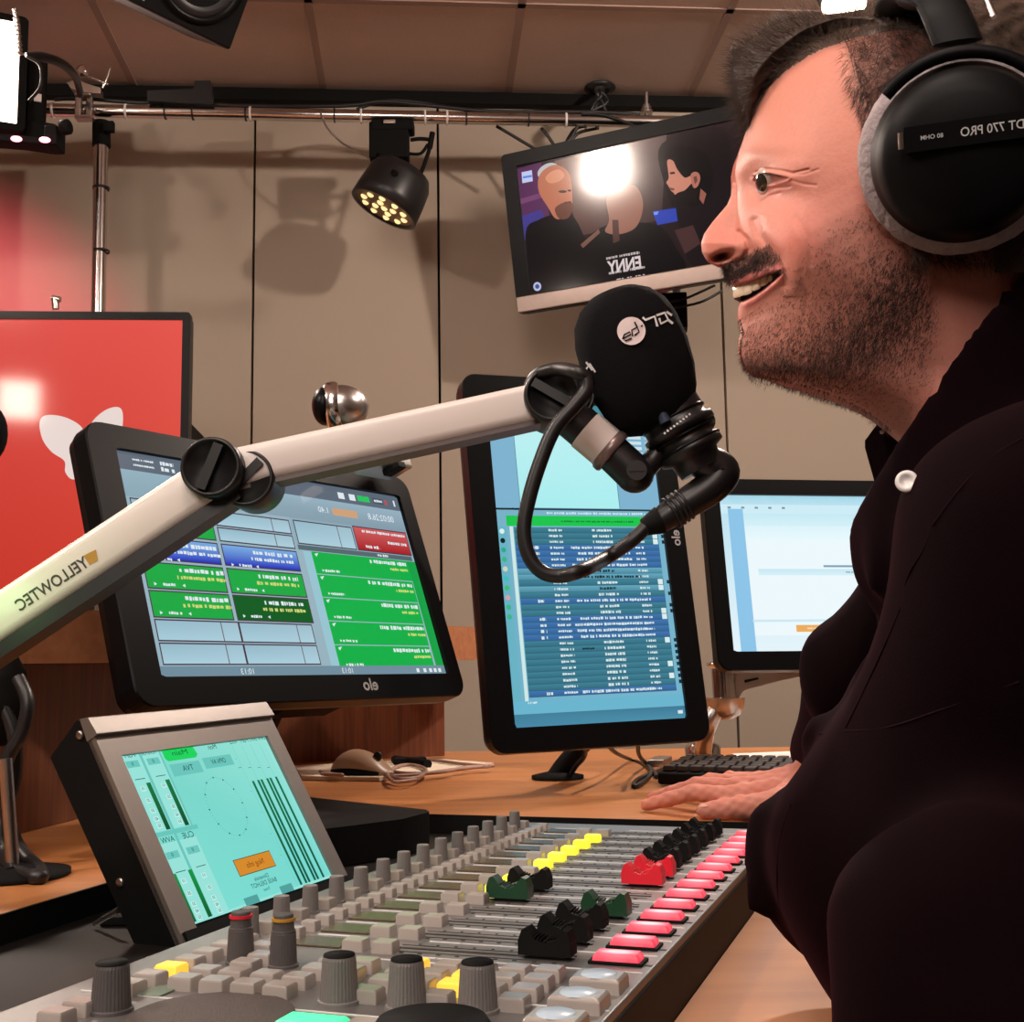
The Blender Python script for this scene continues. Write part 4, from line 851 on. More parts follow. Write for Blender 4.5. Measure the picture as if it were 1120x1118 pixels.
# ---------------------------------------------------------------- meter display
DPp = np.array([-.2449, 1.0642, .7913]); DP = Panel('meter_display', 'silver-framed tilted screen with turquoise level meters beside the console', 'display', DPp, (65.9, -30.4, -1.1), .2, .15)
mb = MB(); ring_frame(mb, .240, .190, .002, .2, .15, -.002, .006, 0, -.004)
mb.v = [(x, y, z+.0) for x, y, z in mb.v]; mb.build('front_frame', 'frame', DP.t)
mb = MB(); mb.prism([(-.121, -.006, .0895), (-.121, -.004, .106), (-.121, .004, .109), (-.121, .006, .0895)], (0, 0, 0), (.242, 0, 0)); mb.build('top_profile', 'frame', DP.t, .001)
mb = MB(); mb.prism([(-.120, .002, -.094), (-.120, .002, .106), (-.120, .008, .110), (-.120, .046, .098), (-.120, .040, -.094)], (0, 0, 0), (.240, 0, 0)); mb.build('housing', 'matte', DP.t, .002)
mb = MB(); mb.box((0, -.0035, -.088), (.236, .003, .018)); mb.build('lower_strip', 'matte', DP.t)
for (y_, z_) in ((.010, .098), (.030, -.02), (.030, -.085)):
    mb = MB(); mb.lathe([(.0035, 0), (.0035, .0015), (.002, .002)], (-.120, y_, z_), (-1, 0, 0), 14); mb.build('screw', 'steel', DP.t)
bq = DP.W(0, .045, -.06)
mb = MB(); mb.tube([bq, (bq[0]-.03, bq[1]+.02, TZ+.004)], .018, 14); mb.box((bq[0]-.03, bq[1]+.01, TZ+.004), (.12, .12, .007)); mb.tube([DP.W(-.10, .03, -.08), (DP.W(-.10, .03, -.08)[0], DP.W(-.10, .03, -.08)[1], TZ+.002)], .007, 10); mb.build('foot', 'matte', DP.t, .001, world=True)
TQ = (128, 220, 206); cv = Canvas(.2, .15, [(122, 214, 200), (150, 226, 214), (120, 216, 208), (124, 222, 210)])
K_ = (24, 56, 56); LG = (150, 226, 216); MD = (104, 196, 186); DG_ = (6, 96, 52)
def bars(u0, v0, v1, us, seg=1):
    for u in us: cv.rect(u, v0, u+.016, v1, DG_, 3)
cv.rect(0, .0, .115, .48, LG); cv.rect(.13, .0, .235, .48, LG); cv.rect(0, .55, .115, 1, LG); cv.rect(.13, .55, .235, 1, LG); cv.rect(.0, .485, .27, .51, MD, 2)
cv.rect(.115, .0, .13, 1, MD, 1); cv.rect(.235, 0, .245, .5, MD, 1)
cv.poly([(.255, -.0+.005), (.455, .005), (.47, .075), (.45, .095), (.27, .095), (.255, .08)], (22, 210, 92), 3); cv.text('Main', .36, .052, .045, (10, 90, 50), 5, width=.10)
cv.text('Mon', .585, .045, .045, K_, 4); cv.rect(.265, .115, .46, .19, MD, 1); cv.rect(.485, .105, .685, .175, MD, 1); cv.text('TVA', .37, .152, .05, K_, 4); cv.text('OPN AV', .585, .14, .045, K_, 4, width=.10)
for tx, u in (('VOICE', .745), ('PGM', .83), ('DAW 2', .90), ('DAW', .965)): cv.text(tx, u, .03, .042, K_, 4, width=.055)
cv.text('PGM', .06, .03, .035, K_, 4, width=.06); cv.text('MONITOR', .175, .03, .03, K_, 4, width=.09)
for u0 in (.02, .145):
    cv.rect(u0, .06, u0+.075, .10, MD, 2); cv.text('0', u0+.035, .08, .03, K_, 4); cv.rect(u0+.01, .17, u0+.07, .174, K_, 4)
    cv.rect(u0, .60, u0+.075, .64, MD, 2); cv.text('0', u0+.035, .62, .03, K_, 4); cv.rect(u0+.01, .715, u0+.07, .719, K_, 4)
    for j, v in enumerate((.23, .30, .36, .41, .45)): cv.rect(u0+.022, v-.014, u0+.048, v+.014, (190, 240, 232), 3); cv.text(str(10*(j+1)), u0+.035, v, .026, K_, 4)
    for j, v in enumerate((.77, .84, .90, .94, .975)): cv.rect(u0+.022, v-.014, u0+.048, v+.014, (190, 240, 232), 3); cv.text(str(10*(j+1)), u0+.035, v, .026, K_, 4)
for u in (.082, .198): cv.grad(u, .20, u+.026, .48, [(10, 120, 66), (10, 120, 66), (6, 80, 44), (6, 80, 44)], 5)
for u in (-.0+.002, .100): cv.grad(max(u, 0), .72, u+.025, .99, [(10, 150, 70), (10, 150, 70), (6, 90, 44), (6, 90, 44)], 5)
cv.text('AVW', .065, .535, .045, K_, 4); cv.text('CUE', .19, .535, .05, K_, 4)
for k in range(60):
    a = 2*PI*k/60; rr_ = .0030 if k % 5 else .0065; cv.disc(.50+.115*math.cos(a), .42+.185*math.sin(a), rr_*.5 if k % 5 else rr_*.7, (20, 70, 60), 3, n=6)
cv.rect(.385, .735, .645, .835, (60, 60, 40), 3); cv.rect(.388, .739, .642, .831, (214, 138, 44), 4); cv.text('Nog info', .515, .785, .05, (110, 60, 20), 6, width=.12)
cv.text('Dimensie', .515, .872, .036, K_, 4, width=.10); cv.text('BASE DELHOT', .515, .908, .038, K_, 4, width=.18); cv.text('Timer', .515, .945, .026, K_, 4)
cv.rect(.345, .955, .44, 1, (80, 160, 156), 3); cv.rect(.60, .955, .69, 1, (80, 160, 156), 3)
for k in range(4): cv.rect(.725+k*.068, .06, .727+k*.068, 1, MD, 2); cv.rect(.70+k*.068, .2+.01*k, .72+k*.068, .203+.01*k, K_, 3)
for k, u in enumerate((.735, .775, .80, .845, .87, .915)): cv.grad(u+.012, .30, u+.028, .985, [(8, 110, 70), (8, 110, 70), (6, 84, 60), (6, 84, 60)], 4)
for v in (.14, .36, .50, .64, .78): cv.text('-', .71, v, .03, K_, 3)
cv.rect(0, .985, 1, 1, (150, 226, 216), 2)
so = cv.mb.build('screen', 'screen', DP.t); so.location = (0, .0015, 0)
mb = MB(); mb.tube([PZ(104, 1011, TZ+.004), P(129, 996, .98)], .0022, 8); tag(mb.build('steel_rod', 'steel'), 'short thin steel rod poking out behind the turquoise display', 'rod')

# ================================================================ MICROPHONE ARM
DA = .92
t = thing('microphone_stand', 'white articulated microphone arm with black round joints crossing the picture', 'microphone arm', PZ(-150, 1090, TZ))
def arm_seg(name, a, b, w, d, m):
    """rounded box profile from a to b"""
    a = np.array(a); b = np.array(b); x = (b-a)/np.linalg.norm(b-a); y = np.cross(np.array([0, 0, 1.]), x); y = np.array([0, 1., 0]) - x*x[1]; y /= np.linalg.norm(y); z = np.cross(x, y)
    pr = rrect(d, w, min(w, d)*.22, 5); mb = MB()
    mb.rings([[p+y*q[0]+z*q[1] for q in pr] for p in (a, b)], True, True); o = mb.build(name, m, t, world=True); return x, y, z
J1 = P(246, 517, DA); J2 = P(603, 439, DA+.03); J0 = P(-110, 752, DA-.03)
wd_ = .034
for (a, b, nm) in ((J0, J1, 'lower_tube'), (J1, J2, 'upper_tube')):
    x, y, z = arm_seg(nm, a+(b-a)*.02, b-(b-a)*.0, wd_ if nm[0] == 'l' else .0300, .032, M['white'])
    mb = MB(); z = z if z[2] < 0 else -z
    c0_, c1_ = a+z*(wd_/2-.002 if nm[0] == 'l' else .013)+y*.002, b+z*(wd_/2-.002 if nm[0] == 'l' else .013)+y*.002
    dk = .0115 if nm[0] == 'l' else .005
    mb.prism([c0_-y*.0145, c0_+y*.0145, c1_+y*.0145, c1_-y*.0145], (0, 0, 0), z*dk); mb.build('cable_cover', 'black' if nm[0] == 'l' else mat('cover_grey', c8(120, 110, 108), .5), t, .002, world=True)
# wordmark on the lower tube
xl = (J1-J0)/np.linalg.norm(J1-J0); yl = np.array([0, 1., 0])-xl*xl[1]; yl /= np.linalg.norm(yl); zl = np.cross(xl, yl); zl = zl if zl[2] > 0 else -zl
def on_arm(x, y): return hit(x, y, yl, (J0-yl*.0163) @ yl)
mb = MB(); text_on(mb, 'YELLOWTEC', on_arm(57, 639), xl, zl, .0125, True, .016, width=.0590); mb.build('wordmark', 'textk', t, world=True)
mb = MB(); mb.add([on_arm(x, y) for x, y in ((91, 608), (105, 601), (107, 613), (98, 618))], [(0, 3, 2, 1)]); mb.add([on_arm(x, y)+yl*-.0001 for x, y in ((93, 607), (96, 612), (99, 604))], [(0, 1, 2)]); mb.build('emblem', 'gold', t, world=True)
def joint(c, r, d, nm='joint', ang=.5, off=(0, 0, 0)):
    mb = MB(); c = np.array(c)
    mb.lathe([(r*.95, d*.62), (r, d*.55), (r, -d*.55), (r*.96, -d*.62), (r*.86, -d*.64), (r*.85, -d*.56), (0, -d*.56)], c, (0, 1, 0), 44); o = mb.build(nm, 'black', t, world=True)
    mb = MB(); e = np.array([math.cos(ang), 0, math.sin(ang)]); e2_ = np.array([-math.sin(ang), 0, math.cos(ang)]); q = c-np.array([0, d*.58, 0])
    mb.prism([q+e*r*.78+e2_*r*.16, q-e*r*.78+e2_*r*.16, q-e*r*.78-e2_*r*.16, q+e*r*.78-e2_*r*.16], (0, 0, 0), (0, -d*.10, 0)); mb.build('joint_grip', 'rubber', o, .001, world=False).matrix_basis = t.matrix_basis.inverted()
joint(J1-np.array([.004, 0, 0]), .0232, .048, ang=1.2)
joint(J1+np.array([.018, .012, -.006]), .0225, .040, ang=.8)
joint(J2, .0225, .046, ang=-.55)
joint(J2+np.array([.014, .014, .004]), .0215, .036, ang=-.5)
joint(J0, .023, .046, ang=.2)
mb = MB(); mb.tube([J0+np.array([0, .02, 0]), (J0[0], J0[1]+.02, TZ+.004)], .0175, 20); mb.build('post', 'black', t, world=True)
mb = MB(); mb.lathe([(.06, 0), (.06, .006), (.02, .012)], (J0[0], J0[1]+.02, TZ+.001), EZ, 30); mb.build('base_plate', 'black', t, world=True)
K0 = P(622, 455, DA+.03); K1 = P(672, 497, DA+.03); kd_ = (K1-K0)/np.linalg.norm(K1-K0)
mb = MB(); mb.tube([K0, K0+(K1-K0)*.40], .0165, 24); mb.build('neck_sleeve', 'black', t, world=True)
mb = MB(); mb.tube([K0+(K1-K0)*.36, K0+(K1-K0)*.86], .0172, 28); mb.build('neck_ring', 'white', t, world=True)
mb = MB(); mb.lathe([(.0172, -.002), (.0188, 0), (.0190, .004), (.0176, .006)], K0+(K1-K0)*.86, kd_, 28); mb.build('neck_collar', mat('collar_grey', c8(130, 112, 108), .3, .4), t, world=True)
K2 = P(694, 518, DA+.03)
mb = MB(); mb.tube([K0+(K1-K0)*.9, K2], [.0150, .0155], 24); mb.ball(K2, .0158, 22); mb.build('knuckle', 'black', t, world=True)
mb = MB(); mb.lathe([(.008, 0), (.008, .0015)], K2-np.array([0, .0155, 0]), (0, -1, 0), 24); mb.box(K2-np.array([0, .0172, 0]), (.012, .001, .002)); mb.build('knuckle_screw', 'rubber', t, world=True)
mb = MB(); mb.tube([K2, P(712, 506, DA+.03), P(722, 493, DA+.03), P(742, 486, DA+.035)], [.013, .009, .008, .012], 16, sub=4); mb.build('swan_neck', 'black', t, world=True)
# microphone
DM = .95
MT = P(664, 352, DM); MBt = P(738, 474, DM); md_ = (MBt-MT)/np.linalg.norm(MBt-MT)
t2 = thing('studio_microphone', 'black foam-covered studio microphone with white round logo in front of face', 'microphone', MBt)
fc_ = P(690, 384, DM); 
ex = np.array([1., 0, 0]); 
pts_in = [(-.052, .012), (-.050, .020), (-.044, .029), (-.034, .0365), (-.020, .0405), (0, .042), (.020, .0405), (.036, .0365), (.048, .031), (.055, .026), (.0575, .018)]
fax = P(722, 470, DM)-P(678, 345, DM); fax /= np.linalg.norm(fax); fc_ = P(694, 390, DM); pts_in = [(a_*1.07, b_*1.07) for a_, b_ in pts_in]
mb = MB(); prof = [(.003, -.0573)]+[(r_, z_) for z_, r_ in pts_in]; mb.lathe(prof, fc_, fax, 64); mb.build('foam_windscreen', 'foam', t2, world=True)
def on_foam(x, y):  # nearest surface point of the foam body for a pixel
    d = ray(x, y); d = d/np.linalg.norm(d); zz = np.array([p[0] for p in pts_in]); rr = np.array([p[1] for p in pts_in])
    for k in range(4000):
        p = CAM + d*(.80+k*.0001); l = p-fc_; a = l @ fax
        if -.052 < a < .057 and np.linalg.norm(l-a*fax) < np.interp(a, zz, rr)+.0006: return p
    return CAM+d*DM
lc_ = on_foam(691, 362); nrm = lc_-fc_; nrm -= fax*(nrm @ fax)*.7; nrm /= np.linalg.norm(nrm)
def patch(pts, m, nm, lift=.0006):
    """flat print following the foam: each pixel outline point is dropped on the foam surface"""
    mb = MB(); A = [on_foam(*p) for p in pts]; c = on_foam(sum(p[0] for p in pts)/len(pts), sum(p[1] for p in pts)/len(pts))
    A = [a-(ray(0, 0)*0)+((CAM-a)/np.linalg.norm(CAM-a))*lift for a in A]; c = c+((CAM-c)/np.linalg.norm(CAM-c))*lift
    n = len(A); mb.add(A+[c], [(i, (i+1) % n, n) for i in range(n)]); return mb.build(nm, m, t2, world=True)
patch([(690.5+15.6*math.cos(a), 362+15.4*math.sin(a)) for a in [2*PI*i/28 for i in range(28)]], mat('logo_disc', c8(222, 208, 208), .7), 'logo_disc', .0008)
ang = -.38; exi = np.array([math.cos(ang), math.sin(ang)])
def stroke(pts, w, m='matte', nm='logo_stroke', lift=.0014):
    L = [np.array(p, float) for p in pts]; l, r = [], []
    for i in range(len(L)):
        d = L[min(i+1, len(L)-1)]-L[max(i-1, 0)]; d /= np.linalg.norm(d); n = np.array([-d[1], d[0]])*w/2; l.append(L[i]+n); r.append(L[i]-n)
    mb = MB(); A = [on_foam(*p) for p in l]+[on_foam(*p) for p in r]; A = [a+((CAM-a)/np.linalg.norm(CAM-a))*lift for a in A]; n = len(L)
    mb.add(A, [(i, i+1, n+i+1, n+i) for i in range(n-1)]); return mb.build(nm, m, t2, world=True)
# mirrored "be." inside the disc, "PR" beside it
stroke([(681, 371), (683, 366), (689, 363), (690, 366), (682, 370), (684, 373), (691, 370)], 1.8)
stroke([(692, 368), (691, 361), (697, 358), (699, 363), (694, 367)], 1.8); stroke([(697, 358), (694, 352)], 1.8); stroke([(701, 357), (703, 356)], 1.8)
for pts in ([(703, 347), (706, 350), (716, 346), (719, 357)], [(718, 345), (727, 342), (731, 350), (723, 354), (721, 348)], [(731, 350), (736, 354)], [(729, 341), (735, 345)]): stroke(pts, 2.6, 'textw', 'print_letter')
for pts in ([(641, 396), (648, 405)], [(641, 404), (645, 398), (651, 407)], [(644, 408), (648, 420)]): stroke(pts, 2.2, 'textw', 'print_letter')
bx = fc_+fax*.050; bax = P(752, 500, DM)-P(724, 450, DM); bax /= np.linalg.norm(bax)
mb = MB(); mb.lathe([(.026, -.012), (.0265, .004), (.0265, .012), (.030, .013), (.030, .018), (.024, .019), (.024, .030), (.027, .031), (.027, .037), (.020, .040), (.018, .052)], P(733, 452, DM), bax, 36); mb.build('body', 'black', t2, world=True)
for k in range(4):
    mb = MB(); mb.lathe([(.0262, 0), (.0275, .0008), (.0275, .0022), (.0262, .003)], P(733, 452, DM)+bax*(.004+k*.0085), bax, 36, False); mb.build('ring', 'bezel', t2, world=True)
mb = MB(); mb.tube([P(722, 448, DM-.026), P(728, 462, DM-.026)], .0045, 12); mb.build('switch', mat('switch_blue', c8(52, 66, 86), .4), t2, world=True)
mb = MB(); 
for k in range(9): mb.box(P(727+k*3.4, 474-k*2.6, DM-.031), (.0016, .001, .0014), Rm(0, 0, .6))
mb.build('body_lettering', 'textw', t2, world=True)
for dx, dy, r in ((26, 30, .010), (34, 14, .009), (2, 44, .009)):
    mb = MB(); mb.tube([P(728+dx, 450+dy, DM-.006), P(738+dx, 446+dy, DM+.004)], r, 14); mb.build('shock_mount_band', 'rubber', t2, world=True)
t3 = thing('xlr_connector', 'black right-angle cable plug below the microphone body', 'connector', P(790, 520, DM))
mb = MB(); mb.tube([P(758, 492, DM), P(772, 506, DM), P(787, 512, DM), P(789, 520, DM), P(776, 534, DM), P(742, 556, DM), P(718, 572, DM)], [.0145, .0150, .0142, .0142, .0138, .0122, .0095], 22, sub=5); mb.build('plug_shell', 'black', t3, world=True)
mb = MB()
for k in range(4): p = P(742-k*4.6, 548+k*3.1-.0, DM); mb.lathe([(.0128, 0), (.0138, .0006), (.0138, .0018), (.0128, .0024)], P(750-k*4.5, 551+k*3.0, DM), P(718, 572, DM)-P(750, 551, DM), 22, False)
mb.build('grip_ribs', 'rubber', t3, world=True)
mb = MB(); mb.tube([P(722, 569, DM), P(704, 577, DM)], [.0115, .0070], 18); mb.build('strain_relief', 'matte', t3, world=True)
mb = MB(); cp = [(706, 577), (690, 592), (662, 611), (636, 624), (612, 630), (592, 625), (578, 607), (573, 580), (578, 548), (590, 508), (606, 470), (628, 444), (641, 427), (640, 414), (630, 407), (610, 404), (592, 408), (583, 416), (580, 424)]
mb.tube([P(x, y, DM-.002 if i < 3 else (DA-.028 if i < 15 else DA-.005+.01*(i-15))) for i, (x, y) in enumerate(cp)], .0056, 12, sub=6)
tag(mb.build('microphone_cable', 'rubber'), 'black microphone cable hanging in a large loop under the arm joint', 'cable')
# ================================================================ THE MAN
HD = .70
hdir = ray(960, 230).copy(); hdir[2] = 0; hdir /= np.linalg.norm(hdir)          # horizontal view direction onto the head
HX = np.array([hdir[1], -hdir[0], 0]); HC = P(960, 230, HD); HC_c = HC @ hdir
HDN = (HC-CAM) @ hdir; HA0 = (HC-CAM) @ HX
def mid(x, y): """pixel -> (a, z) on the head's middle plane, metres"""; p = hit(x, y, hdir, HC_c); return (p-HC) @ HX, p[2]
YAW = math.radians(2)
def hw(a, z, T):
    """head coordinates (a along face plane, z up, T towards the camera) to world, with the head turned a little to the camera"""
    a = np.asarray(a, float); T = np.asarray(T, float); z = np.asarray(z, float); c, s = math.cos(YAW), math.sin(YAW)
    f = 1-np.abs(T)/HDN; a = (a+HA0)*f-HA0; z = CZ+(z-CZ)*f
    ar = a*c + T*s; Tr = -a*s + T*c
    return np.stack([HC[0]+HX[0]*ar-hdir[0]*Tr, HC[1]+HX[1]*ar-hdir[1]*Tr, z+0*ar], -1)
PXM = mid(961, 230)[0]-mid(960, 230)[0]           # metres per pixel on the plane
fpts = [(1090,-7),(1040,-1),(985,10),(945,22),(912,32),(882,44),(862,58),(846,78),(835,100),(825,122),(818,142),(813,155),(807,172),(802.6,183),(800,196),(800.5,207),(800,216),(796,226),(790,233),(780,245),(771,258),(767.7,268),(768.6,278),(773,286),(781,290.5),(790,292.5),(795,296),(796,302),(797,308),(800,312),(804.5,317),(809,321),(810.5,327),(810.5,332),(808.5,337),(806.8,344),(807.2,352),(809,359),(810.5,365),(808.6,374),(807.6,383),(808.3,392),(811,400),(816,407.5),(823,412.5),(836,415.5),(853,416.5),(881,422),(908,431.5),(932.6,442),(948,452),(962,463),(978,475),(995,490),(1004,520),(1010,560)]
fy = np.array([p[1] for p in fpts], float); fx = np.array([p[0] for p in fpts], float)
bpts = [(1100,-7),(1118,-2),(1134,8),(1152,35),(1166,70),(1172,110),(1170,160),(1160,210),(1146,250),(1134,290),(1128,330),(1130,380),(1138,420),(1150,460),(1165,500),(1180,560)]
by = np.array([p[1] for p in bpts], float); bxx = np.array([p[0] for p in bpts], float)
f0 = [(1090,-7),(1040,-1),(985,10),(945,22),(912,32),(882,44),(862,58),(846,78),(835,100),(825,122),(818,142),(813,157),(808,172),(804,184),(804,196),(806,210),(806,225),(803,240),(800,255),(798,270),(797,285),(796,296),(797,308),(804.5,317),(810.5,330),(807,344),(810,362),(807.6,383),(816,407.5)]
f0y = np.arange(-7, 420.); f0x = np.interp(f0y, [p[1] for p in f0], [p[0] for p in f0]); kg = np.exp(-.5*(np.arange(-30, 31)/9.)**2); kg /= kg.sum()
f0x = np.where(f0y > 60, np.convolve(np.pad(f0x, 30, 'edge'), kg, 'valid'), f0x)
fsy = np.arange(-7, 560.); _k = np.exp(-.5*(np.arange(-30, 31)/9.)**2); _k /= _k.sum(); fsx = np.convolve(np.pad(np.interp(fsy, fy, fx), 30, 'edge'), _k, 'valid')
def smi(Y, ks, vs, sg=14.):
    g = np.arange(-60., 620.); v = np.interp(g, ks, vs); k = np.exp(-.5*(np.arange(-45, 46)/sg)**2); k /= k.sum(); return np.interp(Y, g, np.convolve(np.pad(v, 45, 'edge'), k, 'valid'))
def sstep(a, b, x): t = np.clip((x-a)/(b-a), 0, 1); return t*t*(3-2*t)
def gauss(X, Y, cx, cy, sx, sy, rot=0.):
    c, s = math.cos(rot), math.sin(rot); u = (X-cx)*c+(Y-cy)*s; v = -(X-cx)*s+(Y-cy)*c; return np.exp(-.5*((u/sx)**2+(v/sy)**2))
def polyd(X, Y, pts):
    """distance to a polyline"""
    d = np.full(X.shape, 1e9)
    for (x0, y0), (x1, y1) in zip(pts[:-1], pts[1:]):
        t = np.clip(((X-x0)*(x1-x0)+(Y-y0)*(y1-y0))/((x1-x0)**2+(y1-y0)**2+1e-9), 0, 1); d = np.minimum(d, np.hypot(X-x0-t*(x1-x0), Y-y0-t*(y1-y0)))
    return d
def inside(X, Y, pts):
    r = np.zeros(X.shape, bool); n = len(pts)
    for i in range(n):
        x0, y0 = pts[i]; x1, y1 = pts[(i+1) % n]; c = ((y0 > Y) != (y1 > Y)) & (X < (x1-x0)*(Y-y0)/((y1-y0)+1e-12)+x0); r ^= c
    return r
def sdpoly(X, Y, pts): d = polyd(X, Y, list(pts)+[pts[0]]); return np.where(inside(X, Y, pts), -d, d)
MM = .00053/PXM if False else 1.0
def Sback(X, Y, Wm, A, xc, p=2.4, q=.5):
    return Wm*np.power(np.clip(1-np.abs((X-xc)/A)**p, 0, 1), q)
JAW = [(812, 404), (860, 400), (910, 388), (955, 368), (990, 340), (1012, 300), (1025, 240), (1030, 150)]
def Tmap(X, Y, xf=None, hair=False):
    """half thickness of the head in pixels of the middle plane"""
    xf_ = np.interp(Y, fy, fx) if xf is None else xf
    xb = np.interp(Y, by, bxx); x0 = np.interp(Y, f0y, f0x); x0 = x0*(1-sstep(388, 408, Y))+np.interp(Y, fsy, fsx)*sstep(388, 408, Y)
    if xf is not None: x0 = xf
    # cranium / face
    Wh = np.where(Y < 60, np.interp(Y, [-7, 6, 30, 80], [22, 66, 108, 138]), smi(Y, [6, 30, 80, 150, 230, 300, 360, 412, 470], [66, 108, 138, 142, 132, 118, 100, 84, 78])); Wh = Wh*(1-sstep(40, 90, Y)*0)
    xc = (x0+xb)/2+8; A = np.maximum(xc-x0, 5); A2 = np.maximum(xb-xc, 5)
    U = np.where(X < xc, (xc-X)/A, (X-xc)/A2)
    pw = smi(Y, [0, 100, 200, 300, 400], [2.2, 2.4, 2.5, 2.1, 2.0]); S = Wh*np.sqrt(np.clip(1-np.clip(U, 0, 1)**pw, 0, 1))
    # neck
    Wn = smi(Y, [380, 440, 520, 560], [100, 104, 116, 126], 20.); xn0 = np.interp(Y, fsy, fsx); xcn = (xn0+xb)/2; An = (xb-xn0)/2
    N_ = Wn*np.sqrt(np.clip(1-np.abs((X-xcn)/An)**2.2, 0, 1))
    if not hair:
        jl = np.interp(X, [p[0] for p in JAW[:5]], [p[1] for p in JAW[:5]]); jl = np.where(X > 990, np.interp(X, [990, 1012, 1025, 1034], [340, 300, 240, 120]), jl)
        ww_ = 26+50*sstep(930, 1010, X); w = sstep(-10, ww_, Y-jl)
        N2 = np.minimum(N_, S+200*0+np.where(Y > 412, 1e3, 0)) if False else N_
        Wu = np.interp(Y, [300, 400, 430], [112, 84, 84])
        T = np.where(Y > 412, 0, S)
        S_ext = Wh*np.sqrt(np.clip(1-np.clip(np.where(X < xc, (xc-X)/A, (X-xc)/A2), 0, 1)**pw, 0, 1))
        low = smin(S_ext, N_+6, 16.)
        T = S_ext*(1-w)+low*w
        dd = np.maximum(X-x0, 0); fl = smi(Y, [60, 150, 200, 250, 300, 340, 400, 440], [1., .92, .74, .70, .56, .55, .60, .9]); T = T*(fl+(1-fl)*sstep(0, 75, dd))
        # nose
        d = X-np.interp(Y, fy, fx); Wd = np.interp(Y, [190, 205, 222, 240, 255, 268, 280, 291, 300, 312], [0, 11, 13, 16, 19, 23, 22, 15, 10, 0]); Ln = np.interp(Y, [205, 240, 268, 285, 300], [11, 18, 26, 24, 16])
        no = Wd*np.sqrt(np.clip(1-(1-np.clip(d/Ln, 0, 1))**2, 0, 1))
        k = 7.; h = np.clip(.5+.5*(T-no)/k, 0, 1); edge = sstep(0, 12, d); T = np.maximum(T*h+no*(1-h)+k*h*(1-h)*edge, 0)
        e = sstep(0, 14, d)
        T += e*(9*gauss(X, Y, 803, 274, 9.5, 9.5) + 4*gauss(X, Y, 797, 266, 10, 8))                  # wing of the nose
        al = polyd(X, Y, [(808, 256), (816, 264), (818, 275), (813, 285), (803, 289)]); T -= e*6*np.exp(-(al/3.2)**2)
        nd = gauss(X, Y, 790, 282.5, 7.5, 3.6, -.32); T -= 26*np.clip(nd*1.5, 0, 1)**1.5*sstep(0, 5, d)        # nostril
        # socket, brow
        T -= 15*gauss(X, Y, 822, 203, 13, 13) + 5*gauss(X, Y, 845, 216, 18, 8)
        T += e*5*gauss(X, Y, 828, 172, 22, 7, .12)*1.0
        T += 6*gauss(X, Y, 868, 182, 14, 18)
        # cheek pushed up by the smile
        T += 13*gauss(X, Y, 858, 258, 24, 24) + 5*gauss(X, Y, 890, 290, 34, 30)
        # lids around the eye
        T += 6.5*gauss(X, Y, 843, 197, 13, 9)
        for pl, dep, wd in (([(826, 190), (836, 186.5), (850, 188), (864, 191), (880, 187)], 2.4, 1.5), ([(829, 213), (838, 209), (850, 207), (860, 206)], 1.7, 1.6), ([(831, 222), (840, 216), (850, 213)], 1.9, 1.7), ([(862, 199), (876, 203), (888, 204)], 1.0, 1.6), ([(862, 193), (876, 192), (890, 187)], .9, 1.5)):
            T -= dep*np.exp(-(polyd(X, Y, pl)/wd)**2)
        eye = sdpoly(X, Y, EYE); T -= 9*sstep(1.6, -1.2, eye)
        T += 1.8*np.exp(-((eye-2.6)/1.8)**2)
        # smile fold
        fd_ = polyd(X, Y, [(824, 243), (829, 258), (838, 270), (848, 283), (854, 298), (856, 312)]); side = np.where(X > np.interp(Y, [243, 258, 270, 283, 298, 312], [824, 829, 838, 848, 854, 856]), 1, -1)
        m = (Y > 236)*(Y < 326); T += m*(-5.0*np.exp(-(fd_/4.2)**2) + 2.5*(side > 0)*np.exp(-((fd_-10)/8)**2))
        T -= 7*gauss(X, Y, 828, 288, 16, 13)*sstep(2, 18, d)       # muzzle under the nose drops back
        # lips and mouth opening
        ul = polyd(X, Y, [(799, 313), (812, 309), (828, 302.5), (842, 297), (852, 295)]); T += e*4.5*np.exp(-(ul/4.3)**2)
        ll = polyd(X, Y, [(812, 334), (822, 331), (834, 322), (846, 311), (852, 302)]); T += sstep(0, 8, d)*5*np.exp(-(ll/5.0)**2)
        mo = sdpoly(X, Y, MOUTH); T -= 22*sstep(1.5, -2.0, mo)
        T -= 4*gauss(X, Y, 820, 350, 14, 6, -.5) ; T += 6*gauss(X, Y, 826, 390, 22, 17)
        T += 3*gauss(X, Y, 980, 318, 18, 26)
        for pl in ([(868, 240), (880, 262), (884, 290)], [(872, 300), (880, 320), (878, 345)]): T -= 1.2*np.exp(-(polyd(X, Y, pl)/3.5)**2)
        T += .15*(np.sin(X*.21+Y*.13)*np.sin(Y*.17-X*.05))
        T = np.minimum(T, np.sqrt(np.maximum(X-np.interp(Y, fy, fx), 0)*320))
        return np.maximum(T, 0)
    return S
EYE = [(824.5, 199), (827, 194.8), (833, 192.2), (840, 192.8), (848, 194.6), (857, 197), (849, 200.0), (841, 202.3), (833, 203.8), (827.5, 203)]
MOUTH = [(806, 315.5), (816, 311.5), (828, 307), (840, 301), (851, 298), (852, 302), (845, 309), (834, 319), (823, 326.5), (814, 331), (805, 331.5)]
